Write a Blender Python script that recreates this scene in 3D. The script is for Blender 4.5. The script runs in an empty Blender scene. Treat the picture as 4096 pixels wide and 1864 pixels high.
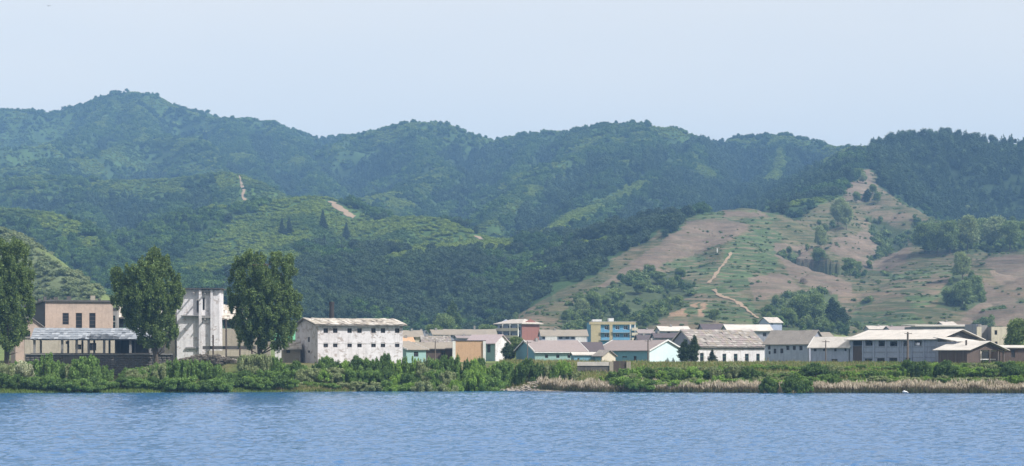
import bpy, bmesh, math, random
import numpy as np
from mathutils import Vector, Matrix

# ------------------------------------------------------------------ camera, sky, sun
S = bpy.context.scene
COL = S.collection
F, CX, YH, CH = 8140.0, 2048.0, 1435.0, 5.5      # focal length / principal column / horizon row of the 4096 px photo, eye height

cam = bpy.data.cameras.new('camera')
camo = bpy.data.objects.new('camera', cam); COL.objects.link(camo)
cam.sensor_width = 36.0; cam.lens = 36.0 * F / 4096.0
cam.shift_y = (YH - 932.0) / 4096.0
cam.clip_start = 1.0; cam.clip_end = 15000.0
camo.location = (0, 0, CH); camo.rotation_euler = (math.radians(90), 0, 0)
S.camera = camo

SUN_AZ, SUN_EL = 59.0, 45.0                      # degrees from -Y towards +X, elevation
sd = Vector((math.sin(math.radians(SUN_AZ)) * math.cos(math.radians(SUN_EL)),
             -math.cos(math.radians(SUN_AZ)) * math.cos(math.radians(SUN_EL)),
             math.sin(math.radians(SUN_EL))))
sun = bpy.data.lights.new('sun', 'SUN'); suno = bpy.data.objects.new('sun', sun); COL.objects.link(suno)
sun.energy = 4.3; sun.angle = math.radians(0.5); sun.color = (1.0, 0.965, 0.92)
suno.rotation_euler = sd.to_track_quat('Z', 'Y').to_euler()

W = bpy.data.worlds.new('World'); S.world = W; W.use_nodes = True
nt = W.node_tree; nt.nodes.clear()
wo = nt.nodes.new('ShaderNodeOutputWorld'); bg = nt.nodes.new('ShaderNodeBackground')
sky = nt.nodes.new('ShaderNodeTexSky'); sky.sky_type = 'NISHITA'; sky.sun_disc = False
sky.sun_elevation = math.radians(SUN_EL)
sky.sun_rotation = math.atan2(sd.x, sd.y)        # 0 = +Y, turning towards +X
sky.altitude = 100; sky.air_density = 1.0; sky.dust_density = 2.2; sky.ozone_density = 3.0
bg.inputs['Strength'].default_value = 0.125
# thin high veil of cloud over the whole sky
tc = nt.nodes.new('ShaderNodeTexCoord'); mp = nt.nodes.new('ShaderNodeMapping'); mp.inputs['Scale'].default_value = (1.0, 1.0, 3.5)
nz = nt.nodes.new('ShaderNodeTexNoise'); nz.inputs['Scale'].default_value = 2.2; nz.inputs['Detail'].default_value = 4; nz.inputs['Roughness'].default_value = 0.5
mr = nt.nodes.new('ShaderNodeMapRange'); mr.inputs[1].default_value = 0.3; mr.inputs[2].default_value = 0.7; mr.inputs[3].default_value = 0.55; mr.inputs[4].default_value = 0.72
vm = nt.nodes.new('ShaderNodeMix'); vm.data_type = 'RGBA'; vm.inputs[7].default_value = (6.7, 6.0, 4.95, 1)
nt.links.new(tc.outputs['Generated'], mp.inputs[0]); nt.links.new(mp.outputs[0], nz.inputs['Vector']); nt.links.new(nz.outputs['Fac'], mr.inputs[0])
nt.links.new(mr.outputs[0], vm.inputs[0]); nt.links.new(sky.outputs[0], vm.inputs[6]); nt.links.new(vm.outputs[2], bg.inputs[0]); nt.links.new(bg.outputs[0], wo.inputs[0])

S.view_settings.view_transform = 'Standard'; S.view_settings.look = 'None'
S.view_settings.exposure = 0.62; S.view_settings.gamma = 1.0; S.view_settings.use_curve_mapping = False
S.render.engine = 'CYCLES'
cy = S.cycles
cy.max_bounces = 5; cy.diffuse_bounces = 2; cy.glossy_bounces = 2; cy.transmission_bounces = 2
cy.volume_bounces = 0; cy.transparent_max_bounces = 8; cy.caustics_reflective = False; cy.caustics_refractive = False
cy.use_denoising = True
try: cy.denoiser = 'OPENIMAGEDENOISE'
except Exception: pass

rng = np.random.default_rng(7)
R = random.Random(11)

# ------------------------------------------------------------------ helpers
def tag(o, label=None, cat=None, group=None, kind=None):
    if label: o['label'] = label
    if cat: o['category'] = cat
    if group: o['group'] = group
    if kind: o['kind'] = kind
    return o

def empty(name, loc=(0, 0, 0), rz=0.0, label=None, cat=None, group=None):
    o = bpy.data.objects.new(name, None); COL.objects.link(o)
    o.location = loc; o.rotation_euler = (0, 0, rz); o.empty_display_size = 0.5
    return tag(o, label, cat, group)

def link(name, me, parent=None):
    o = bpy.data.objects.new(name, me); COL.objects.link(o)
    if parent is not None: o.parent = parent
    return o

def npmesh(name, V, Fc, mats=(), smooth=False, mi=None):
    """V (n,3), Fc (m,k) with one polygon size, or a list of such arrays"""
    if not isinstance(Fc, list): Fc = [Fc]
    Fc = [np.asarray(f, dtype=np.int32) for f in Fc if len(f)]
    me = bpy.data.meshes.new(name)
    V = np.asarray(V, dtype=np.float32)
    me.vertices.add(len(V)); me.vertices.foreach_set('co', V.ravel())
    nl = sum(f.size for f in Fc); npoly = sum(len(f) for f in Fc)
    me.loops.add(nl); me.polygons.add(npoly)
    me.loops.foreach_set('vertex_index', np.concatenate([f.ravel() for f in Fc]))
    tot = np.concatenate([np.full(len(f), f.shape[1], np.int32) for f in Fc])
    st = np.concatenate([[0], np.cumsum(tot)[:-1]]).astype(np.int32)
    me.polygons.foreach_set('loop_start', st)
    try: me.polygons.foreach_set('loop_total', tot)
    except Exception: pass
    if mi is not None: me.polygons.foreach_set('material_index', np.asarray(mi, np.int32))
    me.polygons.foreach_set('use_smooth', np.full(npoly, bool(smooth)))
    for m in mats: me.materials.append(m)
    me.update(calc_edges=True)
    return me

class MB:
    """collects simple solids into one mesh"""
    def __init__(s): s.v = []; s.f = []
    def add(s, vs, fs):
        b = len(s.v); s.v += [tuple(v) for v in vs]; s.f += [tuple(i + b for i in f) for f in fs]; return s
    def box(s, x0, y0, z0, x1, y1, z1):
        return s.add([(x0,y0,z0),(x1,y0,z0),(x1,y1,z0),(x0,y1,z0),(x0,y0,z1),(x1,y0,z1),(x1,y1,z1),(x0,y1,z1)],
                     [(0,3,2,1),(4,5,6,7),(0,1,5,4),(1,2,6,5),(2,3,7,6),(3,0,4,7)])
    def prism(s, poly, ext):
        """poly: 3-D points of a planar outline; ext: extrusion vector"""
        n = len(poly); e = Vector(ext); P = [Vector(p) for p in poly]
        return s.add(P + [p + e for p in P], [tuple(range(n))[::-1], tuple(range(n, 2*n))] +
                     [(i, (i+1) % n, (i+1) % n + n, i + n) for i in range(n)])
    def tube(s, p, q, r0, r1=None, n=8):
        r1 = r0 if r1 is None else r1
        p = Vector(p); q = Vector(q); d = (q - p).normalized()
        a = d.orthogonal().normalized(); b = d.cross(a)
        vs = [p + (a*math.cos(t) + b*math.sin(t))*r0 for t in [2*math.pi*i/n for i in range(n)]]
        vs += [q + (a*math.cos(t) + b*math.sin(t))*r1 for t in [2*math.pi*i/n for i in range(n)]]
        return s.add(vs, [(i, (i+1) % n, (i+1) % n + n, i + n) for i in range(n)] + [tuple(range(n))[::-1], tuple(range(n, 2*n))])
    def mesh(s, name, m, smooth=False):
        me = bpy.data.meshes.new(name); me.from_pydata(s.v, [], s.f)
        if m: me.materials.append(m)
        if smooth: me.polygons.foreach_set('use_smooth', [True]*len(me.polygons))
        me.update(); return me
    def build(s, name, m, parent=None, smooth=False): return link(name, s.mesh(name, m, smooth), parent)

def P(px, py, Y): return Vector(((px - CX) / F * Y, Y, CH + (YH - py) / F * Y))
def ZY(py, Y): return CH + (YH - py) / F * Y

# ------------------------------------------------------------------ materials
def N(t, ty, **kw):
    n = t.nodes.new(ty)
    for k, v in kw.items(): setattr(n, k, v)
    return n
def mixrgb(t, fac, a, b, mode='MIX'):
    n = t.nodes.new('ShaderNodeMix'); n.data_type = 'RGBA'; n.blend_type = mode
    for s, x in ((0, fac), (6, a), (7, b)):
        if isinstance(x, (int, float)): n.inputs[s].default_value = x
        elif isinstance(x, tuple): n.inputs[s].default_value = (x[0], x[1], x[2], 1)
        else: t.links.new(x, n.inputs[s])
    return n.outputs[2]
def ramp(t, src, p0, p1, v0=0.0, v1=1.0):
    n = t.nodes.new('ShaderNodeMapRange'); n.inputs[1].default_value = p0; n.inputs[2].default_value = p1
    n.inputs[3].default_value = v0; n.inputs[4].default_value = v1
    t.links.new(src, n.inputs[0]); return n.outputs[0]
def noise(t, vec, scale, detail=4, rough=0.55):
    n = t.nodes.new('ShaderNodeTexNoise'); n.inputs['Scale'].default_value = scale
    n.inputs['Detail'].default_value = detail; n.inputs['Roughness'].default_value = rough
    if vec is not None: t.links.new(vec, n.inputs['Vector'])
    return n.outputs['Fac']
def mapped(t, vec, sc):
    n = t.nodes.new('ShaderNodeMapping'); n.inputs['Scale'].default_value = sc
    t.links.new(vec, n.inputs['Vector']); return n.outputs[0]

MATS = {}
KW = 0.80     # scales wall and roof colours down to balance the exposure
def weathered(name, c, c2=None, amt=0.5, streak=0.4, scale=0.5, rough=0.85, bump=0.3, patch=None, pamt=0.0):
    """painted or bare wall / roof: base colour, blotches of a second colour, rain streaks, peeled patches"""
    if name in MATS: return MATS[name]
    m = bpy.data.materials.new(name); m.use_nodes = True; t = m.node_tree
    b = t.nodes['Principled BSDF']; g = N(t, 'ShaderNodeNewGeometry')
    pos = g.outputs['Position']
    if c2 is None: c2 = tuple(x * 0.6 for x in c)
    c = tuple(x*KW for x in c); c2 = tuple(x*KW for x in c2); patch = tuple(x*KW for x in patch) if patch else None
    n1 = ramp(t, noise(t, pos, scale, 6, 0.65), 0.45, 0.75)
    col = mixrgb(t, math_mul(t, n1, amt), c, c2)
    n2 = ramp(t, noise(t, mapped(t, pos, (2.2, 2.2, 0.22)), 1.0, 4, 0.6), 0.5, 0.72)
    col = mixrgb(t, math_mul(t, n2, streak), col, tuple(x * 0.45 for x in c2))
    n4 = ramp(t, noise(t, pos, scale * 7, 4, 0.7), 0.3, 0.75, 0.86, 1.08)
    col = mixrgb(t, 1.0, col, comb(t, n4), 'MULTIPLY')
    if patch:
        n3 = ramp(t, noise(t, mapped(t, pos, (1, 1, 1.6)), scale * 2.0, 5, 0.7), 0.62 - pamt*0.2, 0.66 - pamt*0.2)
        col = mixrgb(t, n3, col, patch)
    t.links.new(col, b.inputs['Base Color']); b.inputs['Roughness'].default_value = rough
    b.inputs['Specular IOR Level'].default_value = 0.25
    if bump:
        bn = N(t, 'ShaderNodeBump'); bn.inputs['Strength'].default_value = bump; bn.inputs['Distance'].default_value = 0.08
        t.links.new(noise(t, pos, 3.0, 5, 0.7), bn.inputs['Height']); t.links.new(bn.outputs[0], b.inputs['Normal'])
    MATS[name] = m; return m
def math_mul(t, a, k):
    n = t.nodes.new('ShaderNodeMath'); n.operation = 'MULTIPLY'; t.links.new(a, n.inputs[0]); n.inputs[1].default_value = k
    return n.outputs[0]
def comb(t, v):
    n = t.nodes.new('ShaderNodeCombineColor'); 
    for i in range(3): t.links.new(v, n.inputs[i])
    return n.outputs[0]

def leafmat(name, c, c2, transl=0.3, scale=0.8, rough=0.6, instanced=False, patch=None, pscale=0.01):
    if name in MATS: return MATS[name]
    m = bpy.data.materials.new(name); m.use_nodes = True; t = m.node_tree
    b = t.nodes['Principled BSDF']; out = t.nodes['Material Output']; g = N(t, 'ShaderNodeNewGeometry')
    pos = g.outputs['Position']
    if instanced:
        rnd = N(t, 'ShaderNodeObjectInfo').outputs['Random']
    else:
        rnd = g.outputs['Random Per Island']
    col = mixrgb(t, rnd, c, c2)
    n1 = ramp(t, noise(t, pos, scale, 3), 0.3, 0.7, 0.72, 1.25)
    col = mixrgb(t, 1.0, col, comb(t, n1), 'MULTIPLY')
    if patch:
        n2 = ramp(t, noise(t, pos, pscale, 5, 0.6), 0.46, 0.62)
        col = mixrgb(t, n2, col, patch)
    t.links.new(col, b.inputs['Base Color']); b.inputs['Roughness'].default_value = rough
    b.inputs['Specular IOR Level'].default_value = 0.2
    if transl:
        tr = N(t, 'ShaderNodeBsdfTranslucent'); t.links.new(mixrgb(t, 0.35, col, (0.9, 1.0, 0.2), 'MULTIPLY'), tr.inputs[0])
        ms = N(t, 'ShaderNodeMixShader'); ms.inputs[0].default_value = transl
        t.links.new(b.outputs[0], ms.inputs[1]); t.links.new(tr.outputs[0], ms.inputs[2]); t.links.new(ms.outputs[0], out.inputs[0])
    MATS[name] = m; return m

def plain(name, c, rough=0.8, spec=0.3):
    if name in MATS: return MATS[name]
    m = bpy.data.materials.new(name); m.use_nodes = True; t = m.node_tree; b = t.nodes['Principled BSDF']
    g = N(t, 'ShaderNodeNewGeometry')
    n1 = ramp(t, noise(t, g.outputs['Position'], 1.7, 4), 0.25, 0.75, 0.8, 1.15)
    c = tuple(x*0.8 for x in c)
    t.links.new(mixrgb(t, 1.0, c, comb(t, n1), 'MULTIPLY'), b.inputs['Base Color'])
    b.inputs['Roughness'].default_value = rough; b.inputs['Specular IOR Level'].default_value = spec
    MATS[name] = m; return m

M_WHITE = weathered('white_plaster', (0.80, 0.77, 0.79), (0.58, 0.54, 0.54), 0.7, 0.45, 0.35, patch=(0.45, 0.40, 0.38), pamt=0.35)
M_WHITE2 = weathered('whitewash', (0.82, 0.80, 0.81), (0.62, 0.58, 0.58), 0.6, 0.4, 0.4, patch=(0.5, 0.45, 0.43), pamt=0.25)
M_PINK = weathered('pink_plaster', (0.56, 0.44, 0.36), (0.40, 0.33, 0.28), 0.9, 0.2, 0.4, patch=(0.33, 0.28, 0.25), pamt=-0.2)
M_CREAM = weathered('cream_plaster', (0.66, 0.60, 0.48), (0.5, 0.45, 0.36), 0.5, 0.35, 0.5)
M_BEIGE = weathered('beige_render', (0.40, 0.36, 0.29), (0.3, 0.27, 0.22), 0.6, 0.3, 0.5)
M_CONC = weathered('old_concrete', (0.34, 0.33, 0.32), (0.22, 0.21, 0.20), 0.6, 0.5, 0.5)
M_DCONC = weathered('dark_concrete', (0.13, 0.125, 0.12), (0.08, 0.075, 0.07), 0.6, 0.5, 0.5)
M_BLUEW = weathered('blue_shade_whitewash', (0.40, 0.45, 0.58), (0.28, 0.31, 0.42), 0.5, 0.35, 0.4)  # whitewash made bluer and darker: shade of left-facing walls is in the colour
M_GREYW = weathered('grey_shade_whitewash', (0.33, 0.35, 0.42), (0.22, 0.23, 0.29), 0.6, 0.4, 0.4)  # darker grey whitewash, with the shade of left-facing walls mixed in
M_TURQ = weathered('turquoise_paint', (0.70, 0.86, 0.88), (0.64, 0.80, 0.82), 0.3, 0.1, 0.5)
M_TURQ2 = weathered('green_turquoise_paint', (0.30, 0.46, 0.43), (0.24, 0.38, 0.36), 0.5, 0.3, 0.6)
M_BLUE = weathered('blue_and_turquoise_shade', (0.20, 0.40, 0.50), (0.16, 0.33, 0.43), 0.4, 0.25, 0.6)  # blue walls, and turquoise darkened to blue as painted shade
M_BLUE2 = weathered('sky_blue_paint', (0.16, 0.38, 0.58), (0.12, 0.30, 0.46), 0.4, 0.3, 0.6)
M_YEL = weathered('yellow_paint', (0.50, 0.43, 0.27), (0.40, 0.34, 0.22), 0.4, 0.3, 0.6)
M_ORANGE = weathered('orange_render', (0.62, 0.40, 0.25), (0.52, 0.34, 0.22), 0.6, 0.25, 0.6)
M_RED = weathered('brick_red_paint', (0.30, 0.14, 0.12), (0.25, 0.12, 0.10), 0.4, 0.2, 0.6)
M_GREEN = weathered('green_roof_paint', (0.14, 0.42, 0.24), (0.12, 0.36, 0.2), 0.3, 0.1, 0.6)
M_BROWN = weathered('brown_boards', (0.13, 0.095, 0.08), (0.09, 0.07, 0.06), 0.5, 0.4, 0.8)
M_ROOFG = weathered('grey_tile', (0.30, 0.275, 0.25), (0.20, 0.18, 0.165), 0.7, 0.1, 0.6, patch=(0.52, 0.48, 0.44), pamt=-0.15)
M_ROOFT = weathered('tan_tile', (0.33, 0.29, 0.24), (0.24, 0.21, 0.18), 0.7, 0.1, 0.5)
M_ROOFL = weathered('bleached_tile', (0.58, 0.53, 0.48), (0.30, 0.27, 0.24), 0.9, 0.1, 0.9, patch=(0.72, 0.68, 0.62), pamt=0.0)
M_ROOFW = weathered('pale_sheet_roof', (0.66, 0.62, 0.57), (0.46, 0.43, 0.39), 0.9, 0.1, 0.5)
M_ROOFP = weathered('pink_sheet_roof', (0.60, 0.50, 0.51), (0.55, 0.46, 0.47), 0.3, 0.1, 0.5)
M_ROOFB = weathered('blue_grey_sheet', (0.32, 0.35, 0.39), (0.11, 0.125, 0.15), 0.95, 0.1, 0.35)
M_ROOFD = weathered('dark_roof', (0.12, 0.10, 0.11), (0.09, 0.08, 0.08), 0.5, 0.1, 0.5)
M_ROOFM = weathered('mauve_roof', (0.33, 0.28, 0.27), (0.27, 0.23, 0.22), 0.6, 0.1, 0.7)
M_DARK = plain('dark_interior', (0.035, 0.033, 0.035))
M_WOOD = plain('grey_wood', (0.16, 0.13, 0.11))
M_FRAME = plain('window_frame_wood', (0.09, 0.08, 0.08))
M_FRAMEW = plain('white_frame', (0.7, 0.7, 0.7))
M_FRAMEG = plain('green_frame', (0.10, 0.22, 0.16))
M_TRIM = plain('white_trim', (0.75, 0.75, 0.73))
M_BARK = plain('bark', (0.10, 0.08, 0.06))
M_METAL = plain('rusty_iron', (0.09, 0.07, 0.06), 0.7)
M_STONE = weathered('field_stone', (0.15, 0.14, 0.13), (0.09, 0.085, 0.08), 0.7, 0.3, 0.8)
M_PALESTONE = weathered('pale_stone', (0.46, 0.40, 0.33), (0.34, 0.30, 0.25), 0.6, 0.0, 1.2)
def glassmat():
    m = bpy.data.materials.new('dark_glass'); m.use_nodes = True; b = m.node_tree.nodes['Principled BSDF']
    b.inputs['Base Color'].default_value = (0.018, 0.022, 0.028, 1); b.inputs['Roughness'].default_value = 0.35; b.inputs['Specular IOR Level'].default_value = 0.2
    return m
M_GLASS = glassmat()

# ------------------------------------------------------------------ terrain
def vnoise(x, y, seed):
    r = np.random.default_rng(seed); T = r.random((256, 256)).astype(np.float64)
    xi = np.floor(x).astype(int); yi = np.floor(y).astype(int); fx = x - xi; fy = y - yi
    fx = fx*fx*fx*(fx*(fx*6-15)+10); fy = fy*fy*fy*(fy*(fy*6-15)+10)
    a = T[xi & 255, yi & 255]; b = T[(xi+1) & 255, yi & 255]; c = T[xi & 255, (yi+1) & 255]; d = T[(xi+1) & 255, (yi+1) & 255]
    return (a*(1-fx)+b*fx)*(1-fy) + (c*(1-fx)+d*fx)*fy
def fbm(x, y, seed, oct=4):
    s = 0; a = 1; t = 0
    for i in range(oct):
        s = s + a*vnoise(x*2**i + 17.3*i, y*2**i + 5.1*i, seed+i); t += a; a *= 0.5
    return s / t
def ridged(x, y, seed, oct=3):
    s = 0; a = 1; t = 0
    for i in range(oct):
        s = s + a*(1-np.abs(2*vnoise(x*2**i+9.7*i, y*2**i+3.3*i, seed+i)-1)); t += a; a *= 0.5
    return s / t

RIDGES = [  # (slope, rounding m, [(px, py, Y)...])
 (0.50, 40, [(-1400,520,3000),(-600,490,3000),(-200,465,3000),(0,442,3000),(100,447,3000),(200,455,3000),(300,428,3000),(400,398,3000),(470,374,3000),(540,367,3000),(600,382,2980),(700,430,2950),(780,462,2930),(900,470,2900),(1000,487,2900),(1080,492,2900),(1140,512,2950),(1220,546,3000),(1300,555,3000),(1440,550,2900),(1520,543,2700),(1580,518,2650),(1660,499,2600),(1740,499,2600),(1820,527,2600),(1930,580,2600),(2010,562,2600),(2150,532,2500),(2290,527,2450),(2360,524,2400),(2450,498,2300),(2560,503,2300),(2620,510,2300),(2670,513,2300),(2720,533,2350),(2780,565,2450)]),
 (0.50, 35, [(2650,620,2700),(2780,585,2600),(2900,580,2550),(3000,554,2450),(3130,541,2400),(3220,558,2350),(3300,583,2300),(3400,595,2250),(3480,600,2200),(3600,640,2150)]),
 (0.52, 25, [(3300,650,1900),(3420,590,1850),(3530,592,1820),(3570,605,1800),(3620,572,1780),(3700,562,1750),(3800,562,1750),(3900,572,1750),(4000,576,1750),(4096,576,1750),(4400,540,1750),(5200,560,1750)]),
 # spurs of the left mountain
 (0.52, 25, [(540,367,3000),(560,470,2800),(590,545,2620),(700,552,2560),(800,560,2500),(850,615,2420),(885,690,2330),(900,760,2250)]),
 (0.55, 20, [(470,374,3000),(420,470,2820),(330,560,2620),(180,585,2500),(0,600,2450),(-300,600,2400)]),
 (0.55, 20, [(590,545,2620),(440,600,2450),(300,640,2350),(120,660,2250),(-200,700,2200)]),
 (0.50, 25, [(900,470,2900),(960,560,2700),(1010,660,2450),(1060,740,2250)]),
 (0.50, 25, [(1080,492,2900),(1180,600,2650),(1260,700,2400),(1310,780,2200)]),
 # middle spur with the dirt track
 (0.50, 20, [(-700,760,1950),(-200,745,1950),(0,720,1950),(150,700,1950),(300,722,1950),(450,728,1930),(600,722,1900),(730,716,1880),(820,700,1860),(900,692,1850),(960,702,1830),(1040,735,1790),(1100,768,1760),(1150,802,1720),(1230,850,1660)]),
 (0.55, 15, [(730,716,1880),(740,800,1750),(700,900,1600),(640,1000,1450)]),
 (0.55, 15, [(300,722,1950),(330,820,1800),(420,930,1600),(470,1040,1400)]),
 # left near ridges
 (0.50, 15, [(-700,820,1500),(-200,830,1450),(0,842,1400),(120,846,1380),(220,862,1350),(300,890,1320),(370,955,1270),(430,1030,1200),(470,1110,1130)]),
 (1.05, 10, [(-500,860,850),(-200,890,830),(0,922,800),(110,968,780),(180,1035,760),(300,1120,740),(390,1190,710),(500,1270,690)]),
 # light grassy hill
 (0.45, 18, [(640,1130,1150),(740,1030,1250),(830,965,1330),(950,895,1400),(1040,850,1440),(1150,805,1480),(1270,790,1480),(1370,818,1470),(1440,868,1450),(1500,888,1430),(1650,872,1400),(1750,880,1370),(1850,925,1340),(1950,962,1320),(2060,972,1300),(2200,1000,1280)]),
 (0.45, 15, [(1270,790,1480),(1240,880,1350),(1200,960,1260),(1160,1040,1170)]),
 (0.45, 15, [(1650,872,1400),(1620,930,1320),(1560,990,1240)]),
 # centre spurs
 (0.50, 20, [(1660,499,2600),(1700,610,2400),(1790,690,2200),(1640,770,2000),(1500,870,1800)]),
 (0.50, 20, [(1930,580,2600),(1990,680,2350),(1900,760,2150),(1770,850,1950),(1700,900,1850)]),
 (0.50, 18, [(2150,532,2500),(2120,650,2250),(2060,780,2000),(1960,860,1800),(1870,925,1650)]),
 (0.50, 20, [(2450,498,2300),(2440,600,2150),(2340,640,2080),(2230,695,2000),(2120,745,1900),(2010,800,1750),(1960,900,1600)]),
 (0.50, 15, [(2560,503,2300),(2580,570,2150),(2520,640,2020),(2400,720,1900),(2320,820,1700),(2260,900,1550)]),
 (0.46, 15, [(2800,570,2450),(2790,590,2250),(2730,642,2100),(2614,706,1950),(2461,796,1750),(2307,865,1550),(2154,962,1350),(2080,1040,1250)]),
 (0.50, 18, [(2900,580,2550),(2900,690,2200),(2820,780,1950),(2700,850,1750)]),
 (0.50, 18, [(3130,541,2400),(3120,660,2150),(3060,750,1950),(3000,830,1750)]),
 (0.50, 18, [(3400,595,2250),(3330,700,1950),(3240,800,1700)]),
 # dark foreground woods
 (0.30, 60, [(900,1150,1000),(1150,1020,1150),(1350,1010,1180),(1600,1005,1200),(1900,985,1230),(2100,965,1260),(2400,965,1330),(2600,930,1450)]),
 # terraced hill
 (0.50, 20, [(2060,1310,840),(2200,1240,900),(2330,1180,950),(2450,1125,1000),(2560,1050,1060),(2650,965,1120),(2740,900,1170),(2850,855,1220),(2920,838,1240),(2985,833,1250),(3050,842,1250),(3110,870,1250),(3170,888,1270),(3250,855,1320),(3330,808,1380),(3400,780,1420),(3440,690,1560),(3449,655,1640),(3455,620,1720)]),
 (0.50, 20, [(3400,780,1420),(3500,770,1400),(3560,785,1380),(3640,830,1350),(3750,880,1320),(3900,905,1290),(4096,890,1280),(4400,870,1280),(5000,900,1280)]),
 (0.36, 25, [(2985,833,1250),(2930,950,1150),(2880,1050,1070),(2840,1150,1000),(2800,1250,910)]),
 (0.36, 25, [(3400,790,1420),(3380,880,1300),(3330,980,1180),(3260,1080,1080),(3200,1180,990),(3160,1290,890)]),
 (0.36, 25, [(3750,880,1320),(3780,980,1180),(3740,1080,1060),(3680,1180,960),(3640,1290,870)]),
 (0.36, 25, [(4096,890,1280),(4090,1000,1130),(4060,1110,1020),(4100,1220,920)]),
 (0.33, 15, [(2560,1320,780),(2640,1285,800),(2740,1235,850),(2800,1205,900)]),
]

colpx = np.concatenate([np.arange(-3200, -900, 60), np.arange(-900, -60, 16), np.arange(-60, 4160, 8), np.arange(4160, 5000, 16), np.arange(5000, 7400, 60)]).astype(float)
def rows():
    r = []; Y = 300.0
    while Y < 4600:
        r.append(Y)
        if Y < 345: Y += 2.0
        elif Y < 440: Y += 3.0
        elif Y < 820: Y *= 1.012
        elif Y < 1330: Y *= 1.0017
        elif Y < 1500: Y *= 1.0028
        elif Y < 2700: Y *= 1.0042
        elif Y < 3100: Y *= 1.006
        else: Y *= 1.03
    return np.array(r)
rowY = rows()
GX = (colpx[None, :] - CX) / F * rowY[:, None]; GY = np.repeat(rowY[:, None], len(colpx), 1)

def shoreY(x):
    px = CX + F * x / 342.0
    return np.interp(px, [-2000, 0, 900, 1300, 1900, 2100, 2400, 3000, 4096, 6000], [327, 327.5, 334, 341, 356, 352, 338, 331, 326, 326])

def base_h(x, Y):
    d = Y - shoreY(x)
    px = CX + F * x / Y
    zl = np.interp(d, [-30, -3, 0, 2, 6, 20, 41, 45.5, 60], [-3.5, -0.6, 0.0, 0.35, 0.8, 1.2, 1.7, 4.6, 4.75])
    zm = np.interp(d, [-30, -3, 0, 2, 6, 14, 22, 30, 60], [-3.5, -0.6, 0.0, 0.35, 0.8, 1.4, 3.0, 4.4, 4.75])
    zr_ = np.interp(d, [-30, -3, 0, 2, 6, 18, 30, 50, 80], [-3.5, -0.6, 0.0, 0.4, 0.95, 2.2, 3.1, 4.2, 4.75])
    a = np.clip((px-760)/150, 0, 1); b = np.clip((px-2300)/160, 0, 1)
    z = (zl*(1-a)+zm*a)*(1-b)+zr_*b
    z = z + np.interp(Y, [430, 560, 700, 800, 900, 1000, 1400, 4600], [0, 1.5, 3.8, 6.0, 9.5, 14, 30, 60])
    # grass bank mound and sandbar
    px = CX + F * x / Y
    z = z + 0.75*np.exp(-((px-2150)/110.0)**2)*np.exp(-((d-3.0)/3.0)**2)
    z = z + (fbm(x/6, Y/6, 3, 3)-0.5)*0.5*np.clip(d/6, 0, 1)
    return z

def build_height():
    H = base_h(GX, GY).ravel(); X = GX.ravel(); Yv = GY.ravel()
    hill = Yv > 560
    xs = X[hill]; ys = Yv[hill]; hz = H[hill].copy()
    # domain warp makes the flanks irregular
    wx = (fbm(xs/260, ys/260, 21, 3)-0.5)*110; wy = (fbm(xs/260, ys/260, 31, 3)-0.5)*110
    best = np.full(len(xs), -1e9); dmin = np.full(len(xs), 1e9)
    for slope, rad, pts in RIDGES:
        if pts[0][2] > 1350: slope *= 1.22; rad *= 0.45
        Pt = np.array([tuple(P(*p)) for p in pts])
        x0, x1 = Pt[:,0].min()-1100, Pt[:,0].max()+1100
        y0, y1 = Pt[:,1].min()-1100, Pt[:,1].max()+1100
        sel = np.nonzero((xs > x0) & (xs < x1) & (ys > y0) & (ys < y1))[0]
        if len(sel) == 0: continue
        bx = xs[sel]; by = ys[sel]; bz = np.full(len(sel), -1e9); bd = np.full(len(sel), 1e9)
        for i in range(len(Pt)-1):
            a = Pt[i]; b = Pt[i+1]; d = b-a; L2 = d[0]**2+d[1]**2
            t = np.clip(((bx-a[0])*d[0]+(by-a[1])*d[1])/L2, 0, 1)
            dist = np.hypot(bx-(a[0]+t*d[0]), by-(a[1]+t*d[1]))
            k = np.clip(dist/60, 0, 1)
            dw = np.hypot(bx+wx[sel]*k-(a[0]+t*d[0]), by+wy[sel]*k-(a[1]+t*d[1]))
            z = a[2]+t*d[2] - slope*(np.sqrt(dw*dw+rad*rad)-rad)
            bz = np.maximum(bz, z); bd = np.minimum(bd, dist)
        best[sel] = np.where(best[sel] > bz, best[sel], bz)
        dmin[sel] = np.minimum(dmin[sel], np.where(bz > best[sel]-3, bd, 1e9))
    dmin = np.minimum(dmin, 400)
    amp = np.clip((best-hz)/60, 0, 1)*np.clip(dmin/120, 0, 1)*np.clip((ys-1250)/900, 0.14, 1.15)
    amp = np.where((ys < 1500) & (xs > 20), np.maximum(amp, 0.33*np.clip((best-hz)/45, 0, 1)*np.clip(dmin/50, 0, 1)), amp)
    gul = (ridged(xs/150, ys/220, 41, 3)-0.72)*105 + (ridged(xs/60, ys/60, 51, 2)-0.7)*12
    best = best + gul*amp + (fbm(xs/14, ys/14, 61, 2)-0.5)*1.6*np.clip((best-hz)/20, 0, 1)
    k = 10.0
    h = np.clip(0.5+0.5*(best-hz)/k, 0, 1)
    hz = hz*(1-h)+best*h + k*h*(1-h)*0.5
    # cut terraces on the farmed hill: flat treads, short risers, broken up here and there
    tm = (ys > 830) & (ys < 1380) & (CX+F*xs/ys > 2380)
    st = 3.0; q = hz/st+fbm(xs/70, ys/70, 66, 3)*2.5; fq = q-np.floor(q)
    sh = np.clip((fq-0.62)/0.38, 0, 1)-fq
    hz = np.where(tm, hz+sh*st*0.85*np.clip(fbm(xs/60, ys/60, 67, 2)*3-0.8, 0, 1)*np.clip((best-15)/20, 0, 1), hz)
    H[hill] = hz
    return H.reshape(GX.shape)
GZ = build_height()
GPY = YH - (GZ - CH) * F / GY

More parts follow.
